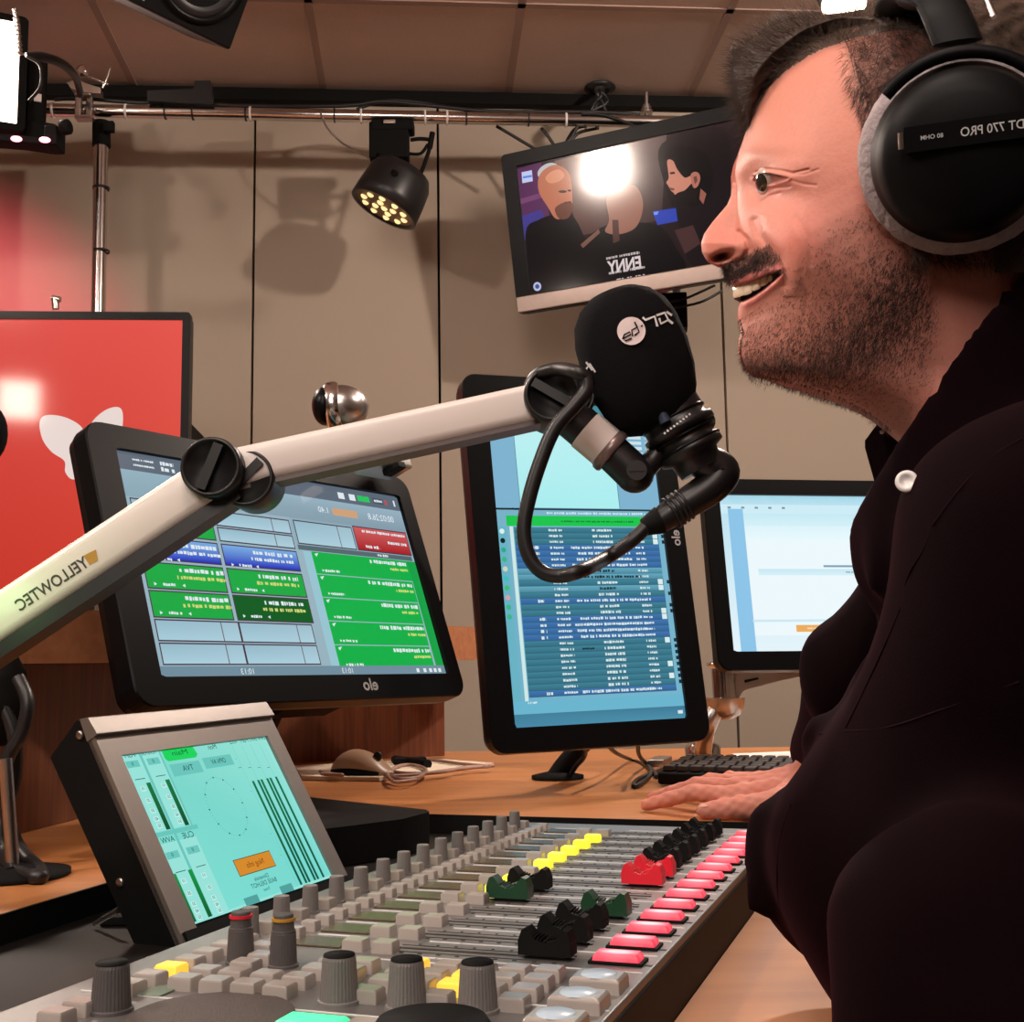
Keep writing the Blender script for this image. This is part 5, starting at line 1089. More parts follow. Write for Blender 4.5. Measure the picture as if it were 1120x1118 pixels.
# grid rows: y; columns: cosine-free spacing, dense at the front
ys = np.concatenate([np.arange(-6.5, 150, 2.0), np.arange(150, 345, .75), np.arange(345, 420, 1.0), np.arange(420, 560, 2.5)])
def cols(y, xf, xb, n): 
    u = np.linspace(0, 1, n); g = u**1.7*.55+u*.45; g = g*(1-.0)+0; return xf+(xb-xf)*g
NC = 300
Yg = np.repeat(ys[:, None], NC, 1); Xg = np.stack([cols(y, np.interp(y, fy, fx), np.interp(y, by, bxx), NC) for y in ys])
Tg = Tmap(Xg, Yg); Tg[:, 0] = 0; Tg[:, -1] = 0
dfr = Xg-Xg[:, :1]; Tg = np.minimum(Tg, np.sqrt(np.maximum(dfr, 0)*320)+.0); dbk = Xg[:, -1:]-Xg; Tg = np.minimum(Tg, np.sqrt(np.maximum(dbk, 0)*400))
def mid_arr(X, Y):
    d = (X[..., None]-560)/FPX*Rt + (559-Y[..., None])/FPX*Up + Fw; k = (HC_c-CAM @ hdir)/(d @ hdir); p = CAM+d*k[..., None]
    return (p-HC) @ HX, p[..., 2]
Ag, Zg = mid_arr(Xg, Yg)
SKIN = np.array(c8(214, 142, 126)); 
def skin_col(X, Y):
    C_ = np.tile(SKIN, X.shape+(1,)); 
    def mixc(w, c): nonlocal C_; C_ = C_*(1-w[..., None])+np.array(c)*w[..., None]
    mixc(.35*np.clip(gauss(X, Y, 858, 262, 30, 26)+gauss(X, Y, 780, 266, 16, 14), 0, 1), c8(226, 120, 104))
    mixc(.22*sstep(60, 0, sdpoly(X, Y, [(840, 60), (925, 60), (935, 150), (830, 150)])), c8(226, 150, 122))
    b = sdpoly(X, Y, BEARD); mixc(.55*sstep(18, -16, b), c8(134, 86, 72))
    ms = sdpoly(X, Y, MUST); mixc(.6*sstep(4, -4, ms), c8(120, 72, 60))
    ul = polyd(X, Y, [(799, 312), (812, 308.5), (828, 302), (842, 296.5), (851, 294.5)]); mixc(.85*sstep(5.2, 3.0, ul)*(X > 797), c8(184, 92, 88))
    ll = polyd(X, Y, [(811, 335), (822, 331), (834, 322), (846, 311), (851, 303)]); mixc(.75*sstep(5.2, 3.0, ll), c8(206, 120, 112))
    mo = sdpoly(X, Y, MOUTH); mixc(sstep(1, -1, mo), (.035, .010, .010))
    nd = gauss(X, Y, 790, 282.5, 7.0, 3.4, -.32); mixc(np.clip(nd*1.6-.5, 0, 1), (.05, .015, .012))  # reddish mucosa tone plus cavity shade painted into the nostril colour
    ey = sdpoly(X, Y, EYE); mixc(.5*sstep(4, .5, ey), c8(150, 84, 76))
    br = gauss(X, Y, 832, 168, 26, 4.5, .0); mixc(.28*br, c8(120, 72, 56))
    hl = sdpoly(X, Y, HAIRWIN); mixc(.55*sstep(-8, 6, hl)*(Y < 175), c8(70, 44, 38))
    return C_
BEARD = [(955, 205), (940, 228), (905, 250), (884, 278), (866, 300), (857, 318), (846, 330), (830, 340), (816, 350), (812, 368), (809, 385), (814, 404), (830, 414), (870, 419), (905, 430), (940, 446), (975, 468), (1000, 470), (1015, 420), (1025, 360), (1012, 300), (990, 240)]
MUST = [(789, 292), (798, 288), (812, 284), (826, 276), (838, 271), (849, 284), (854, 297), (842, 294), (828, 299), (812, 305), (799, 309), (793, 303)]
HAIRWIN = [(700, 146), (818, 143), (826, 124), (838, 101), (859, 80), (883, 63), (901, 54), (921, 50), (925, 66), (933, 98), (942, 121), (949, 143), (953, 165), (960, 200), (1000, 300), (1000, 600), (700, 600)]
NA = np.stack([Ag, Zg], -1)
def grid_mesh(mb, A, Z, T, Cc, both=True):
    r, c = T.shape
    for sgn in ((1, -1) if both else (1,)):
        V = hw(A, Z, sgn*T*PXM).reshape(-1, 3); I = np.arange(r*c).reshape(r, c)
        q = np.stack([I[:-1, :-1], I[:-1, 1:], I[1:, 1:], I[1:, :-1]], -1).reshape(-1, 4)
        if sgn > 0: q = q[:, ::-1]
        o = len(mb.v); mb.v.extend(map(tuple, V.tolist())); mb.f.extend(map(tuple, (q+o).tolist())); mb.sm.extend([True]*len(q)); mb.hasc = True; mb.c.extend(map(tuple, Cc.reshape(-1, 3).tolist()))
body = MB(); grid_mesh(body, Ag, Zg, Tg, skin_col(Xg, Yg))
# --- far hand, forearm, built around joints placed on the desk
def hz(x, y, z): return PZ(x, y, z)
wr = np.array([*PZ(882, 858, DZ+.042)[:2], DZ+.042]); wr2 = P(925, 800, wr[1]-.05)
tips = dict(index=(707, 880.5, .0085), middle=(714, 873, .0085), ring=(733, 868, .0085), little=(762, 865, .0080), thumb=(770, 887, .0105))
kn = dict(index=(803, 871, .026), middle=(805, 862, .031), ring=(815, 857, .030), little=(828, 853, .026))
segs = []
palm_c = PZ(842, 872, DZ+.024)
for f_, (x, y, z) in kn.items():
    k = PZ(x, y, DZ+z); tp2 = PZ(tips[f_][0], tips[f_][1], DZ+tips[f_][2]); m1 = k*.56+tp2*.44+EZ*.009; m2 = k*.26+tp2*.74+EZ*.004
    r_ = {'index': .0096, 'middle': .0098, 'ring': .0094, 'little': .0084}[f_]
    segs.append([(wr*.72+k*.28, k, .0145, r_*1.30), (k, m1, r_*1.22, r_*1.05), (m1, m2, r_*1.04, r_*.92), (m2, tp2, r_*.92, r_*.78)])
tb = PZ(852, 881, DZ+.022); tm = PZ(812, 883, DZ+.016); tt_ = PZ(770, 887, DZ+.0100); tq = PZ(790, 885, DZ+.0125)
segs.append([(wr*.6+tb*.4, tb, .018, .0185), (tb, tm, .0180, .0130), (tm, tq, .0128, .0112), (tq, tt_, .0116, .0092)])
def hand_f(X, Y, Z):
    d = caps(X, Y, Z, wr, wr2, .0245, .030)
    kk = [PZ(*kn[f_][:2], DZ+kn[f_][2]) for f_ in kn]
    c = sum(kk)/4; pl = caps(X, Y, Z, wr*.80+c*.20, wr*.25+c*.75, .023, .016)
    d = smin(d, pl, .018); d = smin(d, caps(X, Y, Z, kk[0]*.9+wr*.1, kk[3]*.9+wr*.1, .0130, .0115), .012)
    fs_ = None
    for sg in segs:
        g = None
        for a, b, ra, rb in sg:
            e = caps(X, Y, Z, a, b, ra, rb); g = e if g is None else smin(g, e, .004)
        d = smin(d, g, .0045)
    for a in (.30, .42): 
        pass
    d = d + .0006*np.sin(X*420)*np.sin(Z*520+Y*200)
    return np.maximum(d, DZ+.0004-Z)
allp = np.array([p for sg in segs for s_ in sg for p in s_[:2]]+[wr, wr2]); lo, hi = allp.min(0)-.035, allp.max(0)+.035
vs, fs = snets(hand_f, lo, hi, .0017)
hc = np.tile(np.array(c8(206, 132, 114)), (len(vs), 1))
fw_ = np.clip(((vs[:, 0]-tips_x) if False else 0)+0, 0, 1) if False else None
body.add(vs.tolist(), fs.tolist(), True, [tuple(c) for c in hc])
BODY_LATE = True
man = thing('person', 'smiling bearded man in dark plum shirt and headphones leaning over the console', 'person', HC-EZ*.45)
mb = MB(); tdir = (tt_-tq)/np.linalg.norm(tt_-tq); nn = np.cross(tdir, np.array([0, 1., 0])); nn = nn if nn[2] > 0 else -nn
mb.ball(tt_-tdir*.001+nn*.0058+np.array([0, -.0045, 0]), (.0075, .0045, .0030), 14, R=np.stack([tdir, np.cross(nn, tdir), nn], 1)); mb.build('fingernail', mat('nail', c8(236, 176, 156), .25, coat=.4), man, world=True)
# eyes
for sg in (1, -1):
    a, z = mid(846.5, 198.5); te = (float(Tmap(np.array([[839.]]), np.array([[198.]]))[0, 0])+9-2.2)*PXM-.0118; ec = hw(a, z, sg*te)
    mb = MB(); mb.ball(ec, .0118, 32); e_ = mb.build('eyeball', 'eye', man, world=True)
    dl = hw(a-.0115*.80, z-.0006, sg*(te+.0115*.60))-ec; dl /= np.linalg.norm(dl)
    mb = MB(); prof = [(.0118*math.sin(b), .0120*math.cos(b)) for b in np.linspace(.46, .02, 7)]; mb.lathe(prof, ec, dl, 24); io = mb.build('iris', 'iris', e_, world=False); io.matrix_basis = man.matrix_basis.inverted()
# teeth
mb = MB(); tx = [(808, 10.5, 313.5, 326.5, 0), (817, 9.5, 309.5, 324, 1), (826.5, 8.5, 305.5, 319, 2), (835, 7.8, 302, 314, 3), (842.5, 6.5, 299.5, 309.5, 4)]
for cx_, w_, y0, y1, k in tx:
    nU, nV = 9, 9; UU, VV = np.meshgrid(np.linspace(-1, 1, nU), np.linspace(-1, 1, nV)); 
    X = cx_+UU*w_*.56*(1-.12*(VV > 0)*VV); Y = (y0+y1)/2+VV*(y1-y0)/2*(1-.12*UU**2)+UU*-1.5
    base = np.interp(X, [800, 806, 812, 822, 832, 842, 850], [0, 9, 18, 30, 38, 45, 50]); T = base+3.0*(1-np.abs(UU)**3.0)*(1-np.abs(VV)**4)-.6
    a_, z_2 = mid_arr(X, Y); 
    for sg in (1, -1):
        V = hw(a_, z_2, sg*T*PXM).reshape(-1, 3); I = np.arange(nU*nV).reshape(nV, nU); q = np.stack([I[:-1, :-1], I[:-1, 1:], I[1:, 1:], I[1:, :-1]], -1).reshape(-1, 4); q = q[:, ::-1] if sg > 0 else q
        mb.add(V.tolist(), q.tolist(), True)
mb.build('teeth', 'tooth', man, world=True)
# --- hair volume
hfp = [(1070,-17),(1020,-8),(985,0),(955,8),(925,14),(898,17),(872,20),(850,26),(832,35),(816,46),(807,56),(803,68),(802,84),(805,104),(810,122),(815,136),(819,147),(822,150)]
hbp = [(1085,-17),(1120,-12),(1150,2),(1176,40),(1188,90),(1190,150),(1178,220),(1160,270),(1150,300)]
ys2 = np.concatenate([np.arange(-16.5, 150, 2.0), np.arange(150, 300, 3.0)])
xh = lambda y: np.where(y < 150, np.interp(y, [p[1] for p in hfp], [p[0] for p in hfp]), 950+(y-150)*.35)
Y2 = np.repeat(ys2[:, None], 160, 1); X2 = np.stack([cols(y, float(xh(y)), np.interp(y, [p[1] for p in hbp], [p[0] for p in hbp]), 160) for y in ys2])
def hairT(X, Y):
    xb = np.interp(Y, [p[1] for p in hbp], [p[0] for p in hbp]); x0 = xh(np.minimum(Y, 149.9)); xc = (x0+xb)/2+8; U = np.where(X < xc, (xc-X)/np.maximum(xc-x0, 4), (X-xc)/np.maximum(xb-xc, 4))
    Wh = np.interp(Y, [-17, -4, 24, 80, 150, 230, 300], [18, 70, 118, 150, 152, 140, 124]); S = Wh*np.sqrt(np.clip(1-np.clip(U, 0, 1)**2.4, 0, 1))
    sk = Tmap(np.maximum(X, np.interp(Y, fy, fx)+.5), Y); win = sdpoly(X, Y, HAIRWIN)
    over = sk+2.0+.28*np.maximum(win, 0)+1.5*np.sin(X*.35+Y*.2)
    front = X < np.interp(Y, fy, fx)+3
    over = np.where(front, 8+.5*np.maximum(win, 0), over)
    skz = np.where(X < np.interp(Y, fy, fx), 0, sk)
    S = np.maximum(np.minimum(S, 14+1.5*np.maximum(win, 0)), np.where(skz > 0, skz+3.5*sstep(0, 10, win)+2.0*sstep(20, 60, win), 0)); S = np.where(win < 0, np.minimum(S, sk-5-np.minimum(-win, 20)*.4), S)
    S += 2.2*np.sin(X*.16+Y*.30+2.5*np.sin(Y*.05))*sstep(2, 14, win)
    S += 1.6*np.sin(X*.23+Y*.11)*(win > 6)
    return np.maximum(S, 0)
T2 = hairT(X2, Y2); T2[:, 0] = 0; T2[:, -1] = 0; T2 = np.minimum(T2, np.sqrt(np.maximum(X2-X2[:, :1], 0)*70))
A2, Z2 = mid_arr(X2, Y2); mb = MB(); grid_mesh(mb, A2, Z2, T2, np.zeros(T2.shape+(3,)))
def strands(mb, roots, dirs, lens, r, segs_=3, bend=None):
    """thin tapering three-sided hairs"""
    n = len(roots); d = dirs/np.linalg.norm(dirs, axis=1)[:, None]; t = np.cross(d, np.array([.3, .9, .3])); t /= np.linalg.norm(t, axis=1)[:, None]; b = np.cross(d, t)
    V = []; 
    bend = np.zeros_like(d) if bend is None else bend
    for k in range(segs_+1):
        u = k/segs_; c = roots+d*(lens*u)[:, None]+bend*(lens*u*u)[:, None]; rr = r*(1-u)
        if k < segs_:
            for j in range(3): V.append(c+(t*math.cos(2.094*j)+b*math.sin(2.094*j))*(rr if np.ndim(rr) else rr)*1.0)
        else: V.append(c)
    V = np.stack(V, 1); m = V.shape[1]; o = len(mb.v); F = []
    base = np.arange(n)[:, None]*m+o
    for k in range(segs_-1):
        for j in range(3): F.append(np.concatenate([base+k*3+j, base+k*3+(j+1) % 3, base+k*3+3+(j+1) % 3, base+k*3+3+j], 1))
    fq = np.concatenate(F).tolist() if F else []; k = segs_-1; Ft = []
    for j in range(3): Ft.append(np.concatenate([base+k*3+j, base+k*3+(j+1) % 3, base+m-1], 1))
    ft = np.concatenate(Ft).tolist(); mb.v.extend(map(tuple, V.reshape(-1, 3).tolist())); mb.f.extend(map(tuple, fq)); mb.f.extend(map(tuple, ft)); mb.sm.extend([True]*(len(fq)+len(ft))); mb.c.extend([(0, 0, 0)]*(n*m))
def sample(poly_in, n, box, cond=None):
    out = []
    while len(out) < n:
        X = rng.uniform(box[0], box[1], 4000); Y = rng.uniform(box[2], box[3], 4000); k = poly_in(X, Y); out += list(zip(X[k], Y[k]))
    return np.array(out[:n])
def to_w(X, Y, T):
    a, z = mid_arr(X, Y); return hw(a, z, T*PXM)
def pdir(X, Y, T, dx, dy, dT, s=6.):
    return to_w(X+dx*s, Y+dy*s, T+dT*s)-to_w(X, Y, T)
# hair strands
win = lambda X, Y: sdpoly(X, Y, HAIRWIN)
pts = sample(lambda X, Y: (win(X, Y) > 1) & (X > xh(np.minimum(Y, 149.))+1) & (X < 1130) & (Y > -16), 16000, (800, 1130, -16, 290))
X, Y = pts.T; T = hairT(X, Y); up = sstep(960, 860, X); top = sstep(60, 5, Y)
dx = -.75*up + .35*(1-up) + rng.normal(0, .35, len(X)); dy = np.where(X < 960, -.35-.5*top+.75*sstep(60, 130, Y)*up, .5) + rng.normal(0, .35, len(X)); dT = .22+rng.normal(0, .15, len(X))
ln = np.where(X < 930, rng.uniform(.007, .021, len(X)), rng.uniform(.006, .014, len(X)))
for sg in (1, -1):
    k = slice(None) if sg > 0 else slice(0, 4500)
    strands(mb, to_w(X[k], Y[k], sg*(T[k]-1.)), pdir(X[k], Y[k], sg*T[k], dx[k], dy[k], sg*dT[k]), ln[k], .00013)
# fine fly-away hair along the silhouette
yy = rng.uniform(-14, 140, 3400); xx = xh(yy)+rng.uniform(0, 6, len(yy)); TT = rng.uniform(-34, 34, len(yy))*np.clip((yy*0+1), 0, 1)
aa = np.interp(yy, [-14, 24, 60, 140], [-PI/2-.1, -PI/2-.75, PI+.35, PI-.6]); aa = np.where(aa < 0, aa+2*PI, aa)+rng.normal(0, .45, len(yy))
strands(mb, to_w(xx+2, yy, TT*.6), pdir(xx, yy, TT*.6, np.cos(aa), np.sin(aa), rng.normal(0, .3, len(yy))), rng.uniform(.004, .013, len(yy)), .00011)
# sideburn and temple
pts = sample(lambda X, Y: (np.abs(win(X, Y)) < 9) & (Y > 50) & (Y < 215) & (X > 915), 1500, (905, 985, 45, 220)); X, Y = pts.T; T = Tmap(X, Y)
strands(mb, to_w(X, Y, T), pdir(X, Y, T, -.25+rng.normal(0, .3, len(X)), .9+rng.normal(0, .3, len(X)), .15+0*X), rng.uniform(.004, .010, len(X)), .00012)
mb.hasc = False; mb.build('hair', 'hair', man, world=True)
# --- beard, moustache, brows
mb = MB(); bd = lambda X, Y: sdpoly(X, Y, BEARD)
def dens(X, Y):
    jw = np.exp(-(polyd(X, Y, [(816, 395), (850, 405), (905, 395), (950, 365), (985, 320)])/42)**2); return np.clip(.13+.75*jw, 0, 1)
pts = sample(lambda X, Y: (bd(X, Y) < rng.normal(0, 5, X.shape)) & (rng.uniform(0, 1, X.shape) < dens(X, Y)) & (X > np.interp(Y, fy, fx)+.6), 8200, (806, 1030, 200, 475)); X, Y = pts.T; T = Tmap(X, Y)
neck = sstep(405, 440, Y); dx = (-.1+.45*(X-900)/100*-.3)+rng.normal(0, .42, len(X))-.2; dy = .85*(1-neck)+.3*neck+rng.normal(0, .35, len(X)); lnb = rng.uniform(.0016, .0046, len(X))*(1-.4*neck)*(.7+.6*dens(X, Y))
strands(mb, to_w(X, Y, T-.4), pdir(X, Y, T, dx, dy, .32+0*X), lnb, .00017, 2)
k = slice(0, 4000); strands(mb, to_w(X[k], Y[k], -T[k]+.4), pdir(X[k], Y[k], -T[k], dx[k], dy[k], -.32+0*X[k]), lnb[k], .00017, 2)
yy = rng.uniform(350, 470, 1100); xx = np.interp(yy, fy, fx)+1; TT = rng.uniform(-26, 26, len(yy)); strands(mb, to_w(xx+2, yy, TT), pdir(xx, yy, TT, np.where(yy < 405, -.7, -.2)+rng.normal(0, .3, len(yy)), .8+rng.normal(0, .2, len(yy)), 0*yy), rng.uniform(.0015, .0038, len(yy)), .00016, 2)
mb.build('beard', 'beard', man, world=True)
mb = MB(); pts = sample(lambda X, Y: (sdpoly(X, Y, MUST) < rng.normal(0, 2.5, X.shape)), 1700, (785, 856, 268, 312)); X, Y = pts.T; X = np.maximum(X, np.interp(Y, fy, fx)+.5); T = Tmap(X, Y)
dx = -.25+.6*(X-815)/40+rng.normal(0, .5, len(X)); dy = .8+rng.normal(0, .25, len(X))
for sg in (1, -1): strands(mb, to_w(X, Y, sg*(T-.4)), pdir(X, Y, sg*T, dx, dy, sg*.25+0*X), rng.uniform(.002, .0065, len(X)), .00017, 2)
mb.build('moustache', 'stache', man, world=True)
mb = MB(); BR = [(806, 176), (812, 167), (826, 160), (842, 159), (856, 165), (842, 166), (826, 169), (812, 178)]
pts = sample(lambda X, Y: (sdpoly(X, Y, BR) < 1.5), 950, (800, 862, 154, 182)); X, Y = pts.T; T = Tmap(X, Y)
for sg in (1, -1): strands(mb, to_w(X, Y, sg*(T-.3)), pdir(X, Y, sg*T, .9+rng.normal(0, .2, len(X)), -.15+rng.normal(0, .25, len(X)), sg*.15+0*X), rng.uniform(.003, .006, len(X)), .00013, 2)
mb.build('eyebrow', 'brow', man, world=True)
mb = MB(); X = rng.uniform(825, 852, 60); Y = np.interp(X, [825, 833, 848, 856], [195, 190.5, 193.5, 196]); T = Tmap(X, Y-1.5)
for sg in (1, -1): strands(mb, to_w(X, Y, sg*T), pdir(X, Y, sg*T, -.7+0*X, .25+rng.normal(0, .2, 60), sg*.5+0*X), rng.uniform(.003, .005, 60), .00014, 2)
mb.build('eyelashes', 'hair', man, world=True)
# ear
a, z = mid(1035, 205)
# --- shirt
def pm(x, y, T):    # pixel on the middle plane pushed T metres towards the camera
    a, z = mid(x, y); return hw(a, z, T)
nb0 = pm(1052, 440, 0); nb1 = pm(1095, 560, 0)
S_n, S_f = P(1205, 640, .52), P(1090, 560, .93)
E_n = P(1075, 985, .60); W_n = P(905, 950, .685)
chest0, chest1 = P(1190, 705, .74), P(1250, 1050, .76)
E_f = P(944, 738, 1.18); A_f0 = P(1060, 610, 1.0); W_f = P(905, 825, 1.44)
hpn = None
c1 = mid(997, 480); c2 = mid(1112, 312)
fold_ = [(P(903, 812, .665), P(985, 806, .60), .012), (P(985, 806, .60), P(1060, 785, .535), .012), (P(1060, 785, .535), P(1140, 745, .50), .012),
         (P(846, 905, .66), P(832, 990, .655), .010), (P(985, 560, .66), P(960, 640, .66), .008)]
def core_f(X, Y, Z):
    d = caps(X, Y, Z, chest0, chest1, .095, .14)
    for a, b, ra, rb in ((S_n, S_f, .055, .055), (S_n, P(1140, 900, .56), .050, .045), (P(1140, 900, .56), P(1010, 938, .62), .045, .040), (S_f, A_f0, .055, .045), (A_f0, E_f, .045, .040), (E_f, wr2, .038, .030), (pm(1060, 400, 0), (S_n+S_f)/2, .036, .05)):
        d = smin(d, caps(X, Y, Z, a, b, ra, rb), .02)
    return np.maximum(d, np.where(Y < 1.3, DZ+.010-Z, -1))
vs, fs = snets(core_f, (.10, .34, .60), (.80, 1.62, 1.25), .009)
body.add(vs.tolist(), fs.tolist(), True, c8(222, 146, 122))
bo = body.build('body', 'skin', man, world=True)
def shirt_f(X, Y, Z):
    d = caps(X, Y, Z, chest0, chest1, .118, .165)
    d = smin(d, caps(X, Y, Z, S_n, S_f, .075, .075), .06)
    d = smin(d, caps(X, Y, Z, S_n, E_n, .078, .085), .04)
    d = smin(d, caps(X, Y, Z, P(1140, 905, .56), P(1034, 945, .62), .078, .078), .03)
    d = smin(d, caps(X, Y, Z, P(1034, 945, .62), P(927, 952, .675), .078, .052), .02)
    d = smin(d, caps(X, Y, Z, P(1072, 1040, .47), P(1085, 1300, .45), .055, .06), .02)
    # far arm
    d = smin(d, caps(X, Y, Z, S_f, A_f0, .075, .062), .03); d = smin(d, caps(X, Y, Z, A_f0, E_f, .060, .058), .02)
    g = caps(X, Y, Z, E_f, W_f, .055, .041); d = smin(d, g, .018)
    d = smin(d, caps(X, Y, Z, P(1124, 640, .62), P(1064, 800, .63), .0615, .0615), .006)
    for q0, q1, r_ in fold_: d = smin(d, caps(X, Y, Z, q0, q1, r_, r_), .010)
    # folds
    d = d + .0035*np.sin(34*X-22*Z+9*Y)*np.sin(19*Z+13*X+2) + .0022*np.sin(61*Z+35*X) 
    # collar
    col = caps(X, Y, Z, pm(1040, 400, 0), pm(1100, 575, 0), .068, .088)
    a = (X-HC[0])*HX[0]+(Y-HC[1])*HX[1]
    # keep what lies right of / below the open collar edge
    la, lz = c2[0]-c1[0], c2[1]-c1[1]; L = math.hypot(la, lz); sd = ((a-c1[0])*lz-(Z-c1[1])*la)/L     # >0 to the right
    col = np.maximum(col, -sd)
    d = smin(d, col, .015); d = smax(d, -(sd+.002)+0*(Z), .004) if False else d
    # neck opening
    nk = caps(X, Y, Z, pm(1030, 380, 0), pm(1075, 500, 0), .060, .064); d = np.maximum(d, -np.maximum(nk, -(Z-HC[2]+.20)))
    d = np.maximum(d, -np.maximum(sd*0+nk-.012, sd))
    # cut above the collar edge left side
    keep = sd + .0 ; d = np.where((Z > c1[1]-.012), np.maximum(d, -keep), d)
    # cuff of the far arm
    ca_ = (W_f-E_f)/np.linalg.norm(W_f-E_f); pr = (X-W_f[0])*ca_[0]+(Y-W_f[1])*ca_[1]+(Z-W_f[2])*ca_[2]
    d = np.maximum(d, np.where(Y > 1.25, pr-.012, -1))
    # rests on the desk top
    return np.where((X < .62) & (Y > .52), np.maximum(d, DZ+.0015-Z), d)
vs, fs = snets(shirt_f, (.08, .30, .50), (.80, 1.60, 1.32), .0058)
mb = MB(); mb.add(vs.tolist(), fs.tolist(), True); mb.hasc = False; so = mb.build('shirt', 'shirt', man, world=True)
sm_ = so.modifiers.new('smooth', 'SMOOTH'); sm_.factor = .5; sm_.iterations = 3
# front collar point (V below the throat)
def slab_px(pts, D0, th, nm, m, bev=.0015):
    mb = MB(); 
    c = [P(x, y, D0+dd) for x, y, dd in pts]; mb.prism(c, (0, 0, 0), (th*.35, th, 0)); return mb.build(nm, m, man, bev, world=True)
slab_px([(960, 463, .03), (978, 474, .01), (1004, 487, -.02), (1010, 520, -.02), (1000, 600, .0), (985, 640, .02), (970, 575, .03), (958, 520, .04), (946, 490, .04), (946, 482, .04)], .74, .05, 'collar', 'shirt')
slab_px([(997, 478, 0), (1030, 416, -.02), (1060, 375, -.03), (1085, 400, -.03), (1050, 470, -.02), (1012, 540, 0), (1000, 548, 0), (988, 520, .005), (986, 500, .005)], .70, .012, 'collar_flap', 'shirt')
def surf(x, y, k0=.35, k1=1.6):
    d = ray(x, y); ks = np.arange(k0, k1, .0015); p = CAM+ks[:, None]*d; v = shirt_f(p[:, 0], p[:, 1], p[:, 2]); i = np.argmax(v < 0); return p[i] if (v < 0).any() else None
bp_ = surf(992, 527); bp_ = P(992, 527, .70) if bp_ is None else bp_
bq_ = CAM+(bp_-CAM)*(1-.012/np.linalg.norm(bp_-CAM)); bq_ = P(992, 527, min(bq_[1], .690))
mb = MB(); mb.lathe([(.0042, 0), (.0050, .0008), (.0046, .0018), (.0028, .0018), (.0024, .0010), (0, .0010)], bq_, (-.45, -1, .1), 28); mb.build('button', 'shirtb', man, world=True)
seam_m = mat('plum_seam', (.012, .0035, .006), .9, spec=.05)
for pl in ([(1013, 548), (1017, 575), (1012, 598), (997, 622), (990, 640)], [(897, 803), (925, 800), (970, 796), (1020, 780), (1070, 762), (1115, 746)], [(1020, 575), (1050, 535), (1085, 500), (1118, 480)], [(925, 796), (945, 755), (968, 705), (985, 665)], [(865, 880), (853, 915), (850, 965), (856, 1010)]):
    q_ = [surf(x, y) for x, y in pl]; q_ = [p+(CAM-p)*.0007 for p in q_ if p is not None]
    if len(q_) > 2: mb = MB(); mb.tube(q_, .00055, 6, sub=5); mb.build('seam', seam_m, man, world=True)
mb = MB(); mb.lathe([(.0013, 0), (.0013, .0008)], P(964.5, 473, .752), (-.3, -1, .3), 14); mb.build('collar_button', 'shirtb', man, world=True)
# seams and sleeve hem
mb = MB()
for pl, D0, D1 in (([(1013, 545), (1016, 575), (1008, 600), (992, 625), (990, 650)], .66, .66),): mb.tube([P(x, y, D0) for x, y in pl], .0010, 6, sub=4)
# ================================================================ HEADPHONES
hp = thing('headphones', 'black closed-back headphones with grey velour pads on the man\'s ears', 'headphones', pm(1045, 168, .1))
cupc = [None, None]
for sg in (1, -1):
    T0_ = .078*sg; c0 = pm(1044, 168, T0_); nrm = pm(1044, 168, T0_+.01*sg)-c0; nrm /= np.linalg.norm(nrm)
    # tilt slightly
    R_ = .0500
    mb = MB(); prof = []
    for k in range(13): a = PI*(k/12)-PI/2; prof.append((.0405+.0115*math.cos(a), .0105+.0105*math.sin(a)))
    mb.lathe(prof, c0, nrm, 72, False)
    V = np.array(mb.v); V += rng.normal(0, .00025, V.shape); mb.v = [tuple(v) for v in V]; mb.build('ear_pad', 'velour', hp, world=True)
    mb = MB(); mb.lathe([(.030, .016), (.0440, .016), (.0452, .020), (.0445, .026), (.0425, .029), (.0420, .033), (.0380, .041), (.029, .0455), (.012, .0475), (0, .048)], c0, nrm, 64); cup = mb.build('ear_cup', 'cup', hp, world=True)
    ax_x = HX.copy(); ax_z = np.cross(nrm, ax_x)*(1 if sg < 0 else -1); ax_z = ax_z if ax_z[2] > 0 else -ax_z
    mb = MB(); pr = [(-.0275, .0062), (.040, .0062), (.040, -.0062), (-.0275, -.0062)]
    o_ = c0+nrm*.0400+ax_z*.010
    mb.prism([o_+ax_x*x+ax_z*z for x, z in pr], (0, 0, 0), nrm*.0105); mb.build('name_bar', 'cup', hp, .001, world=True)
    mb = MB()
    if sg > 0:
        text_on(mb, 'DT 770 PRO', o_+nrm*.0107+ax_x*.0135, ax_x, ax_z, .0062, True, .01, width=.029); text_on(mb, '80 OHM', o_+nrm*.0107-ax_x*.0145, ax_x, ax_z, .0030, True, .01)
        mb.build('lettering', 'textw', hp, world=True)
    mb = MB(); mb.tube([o_-ax_x*.0288+ax_z*.004+nrm*.009, o_-ax_x*.0288-ax_z*.004+nrm*.009], .0017, 10); mb.build('bar_clip', 'steel', hp, world=True)
    # yoke fork
    mb = MB(); yk = []
    for k in range(15): a = PI*.24+PI*.52*k/14; yk.append(c0+nrm*.030+ax_x*.0490*math.cos(a)+ax_z*.0490*math.sin(a))
    mb.tube(yk, .0035, 10); mb.build('yoke', 'cup', hp, world=True)
    cupc[0 if sg > 0 else 1] = c0+nrm*.026+ax_z*.054
mb = MB(); arc = []
tc = (cupc[0]+cupc[1])/2; hwid = (cupc[0]-cupc[1])/2
for k in range(33):
    a = PI*k/32; arc.append(tc+hwid*math.cos(a)+(EZ*.070-HX*.018)*math.sin(a)**.8)
rs_ = []
fwd = np.cross(EZ, hwid/np.linalg.norm(hwid)); fwd /= np.linalg.norm(fwd)
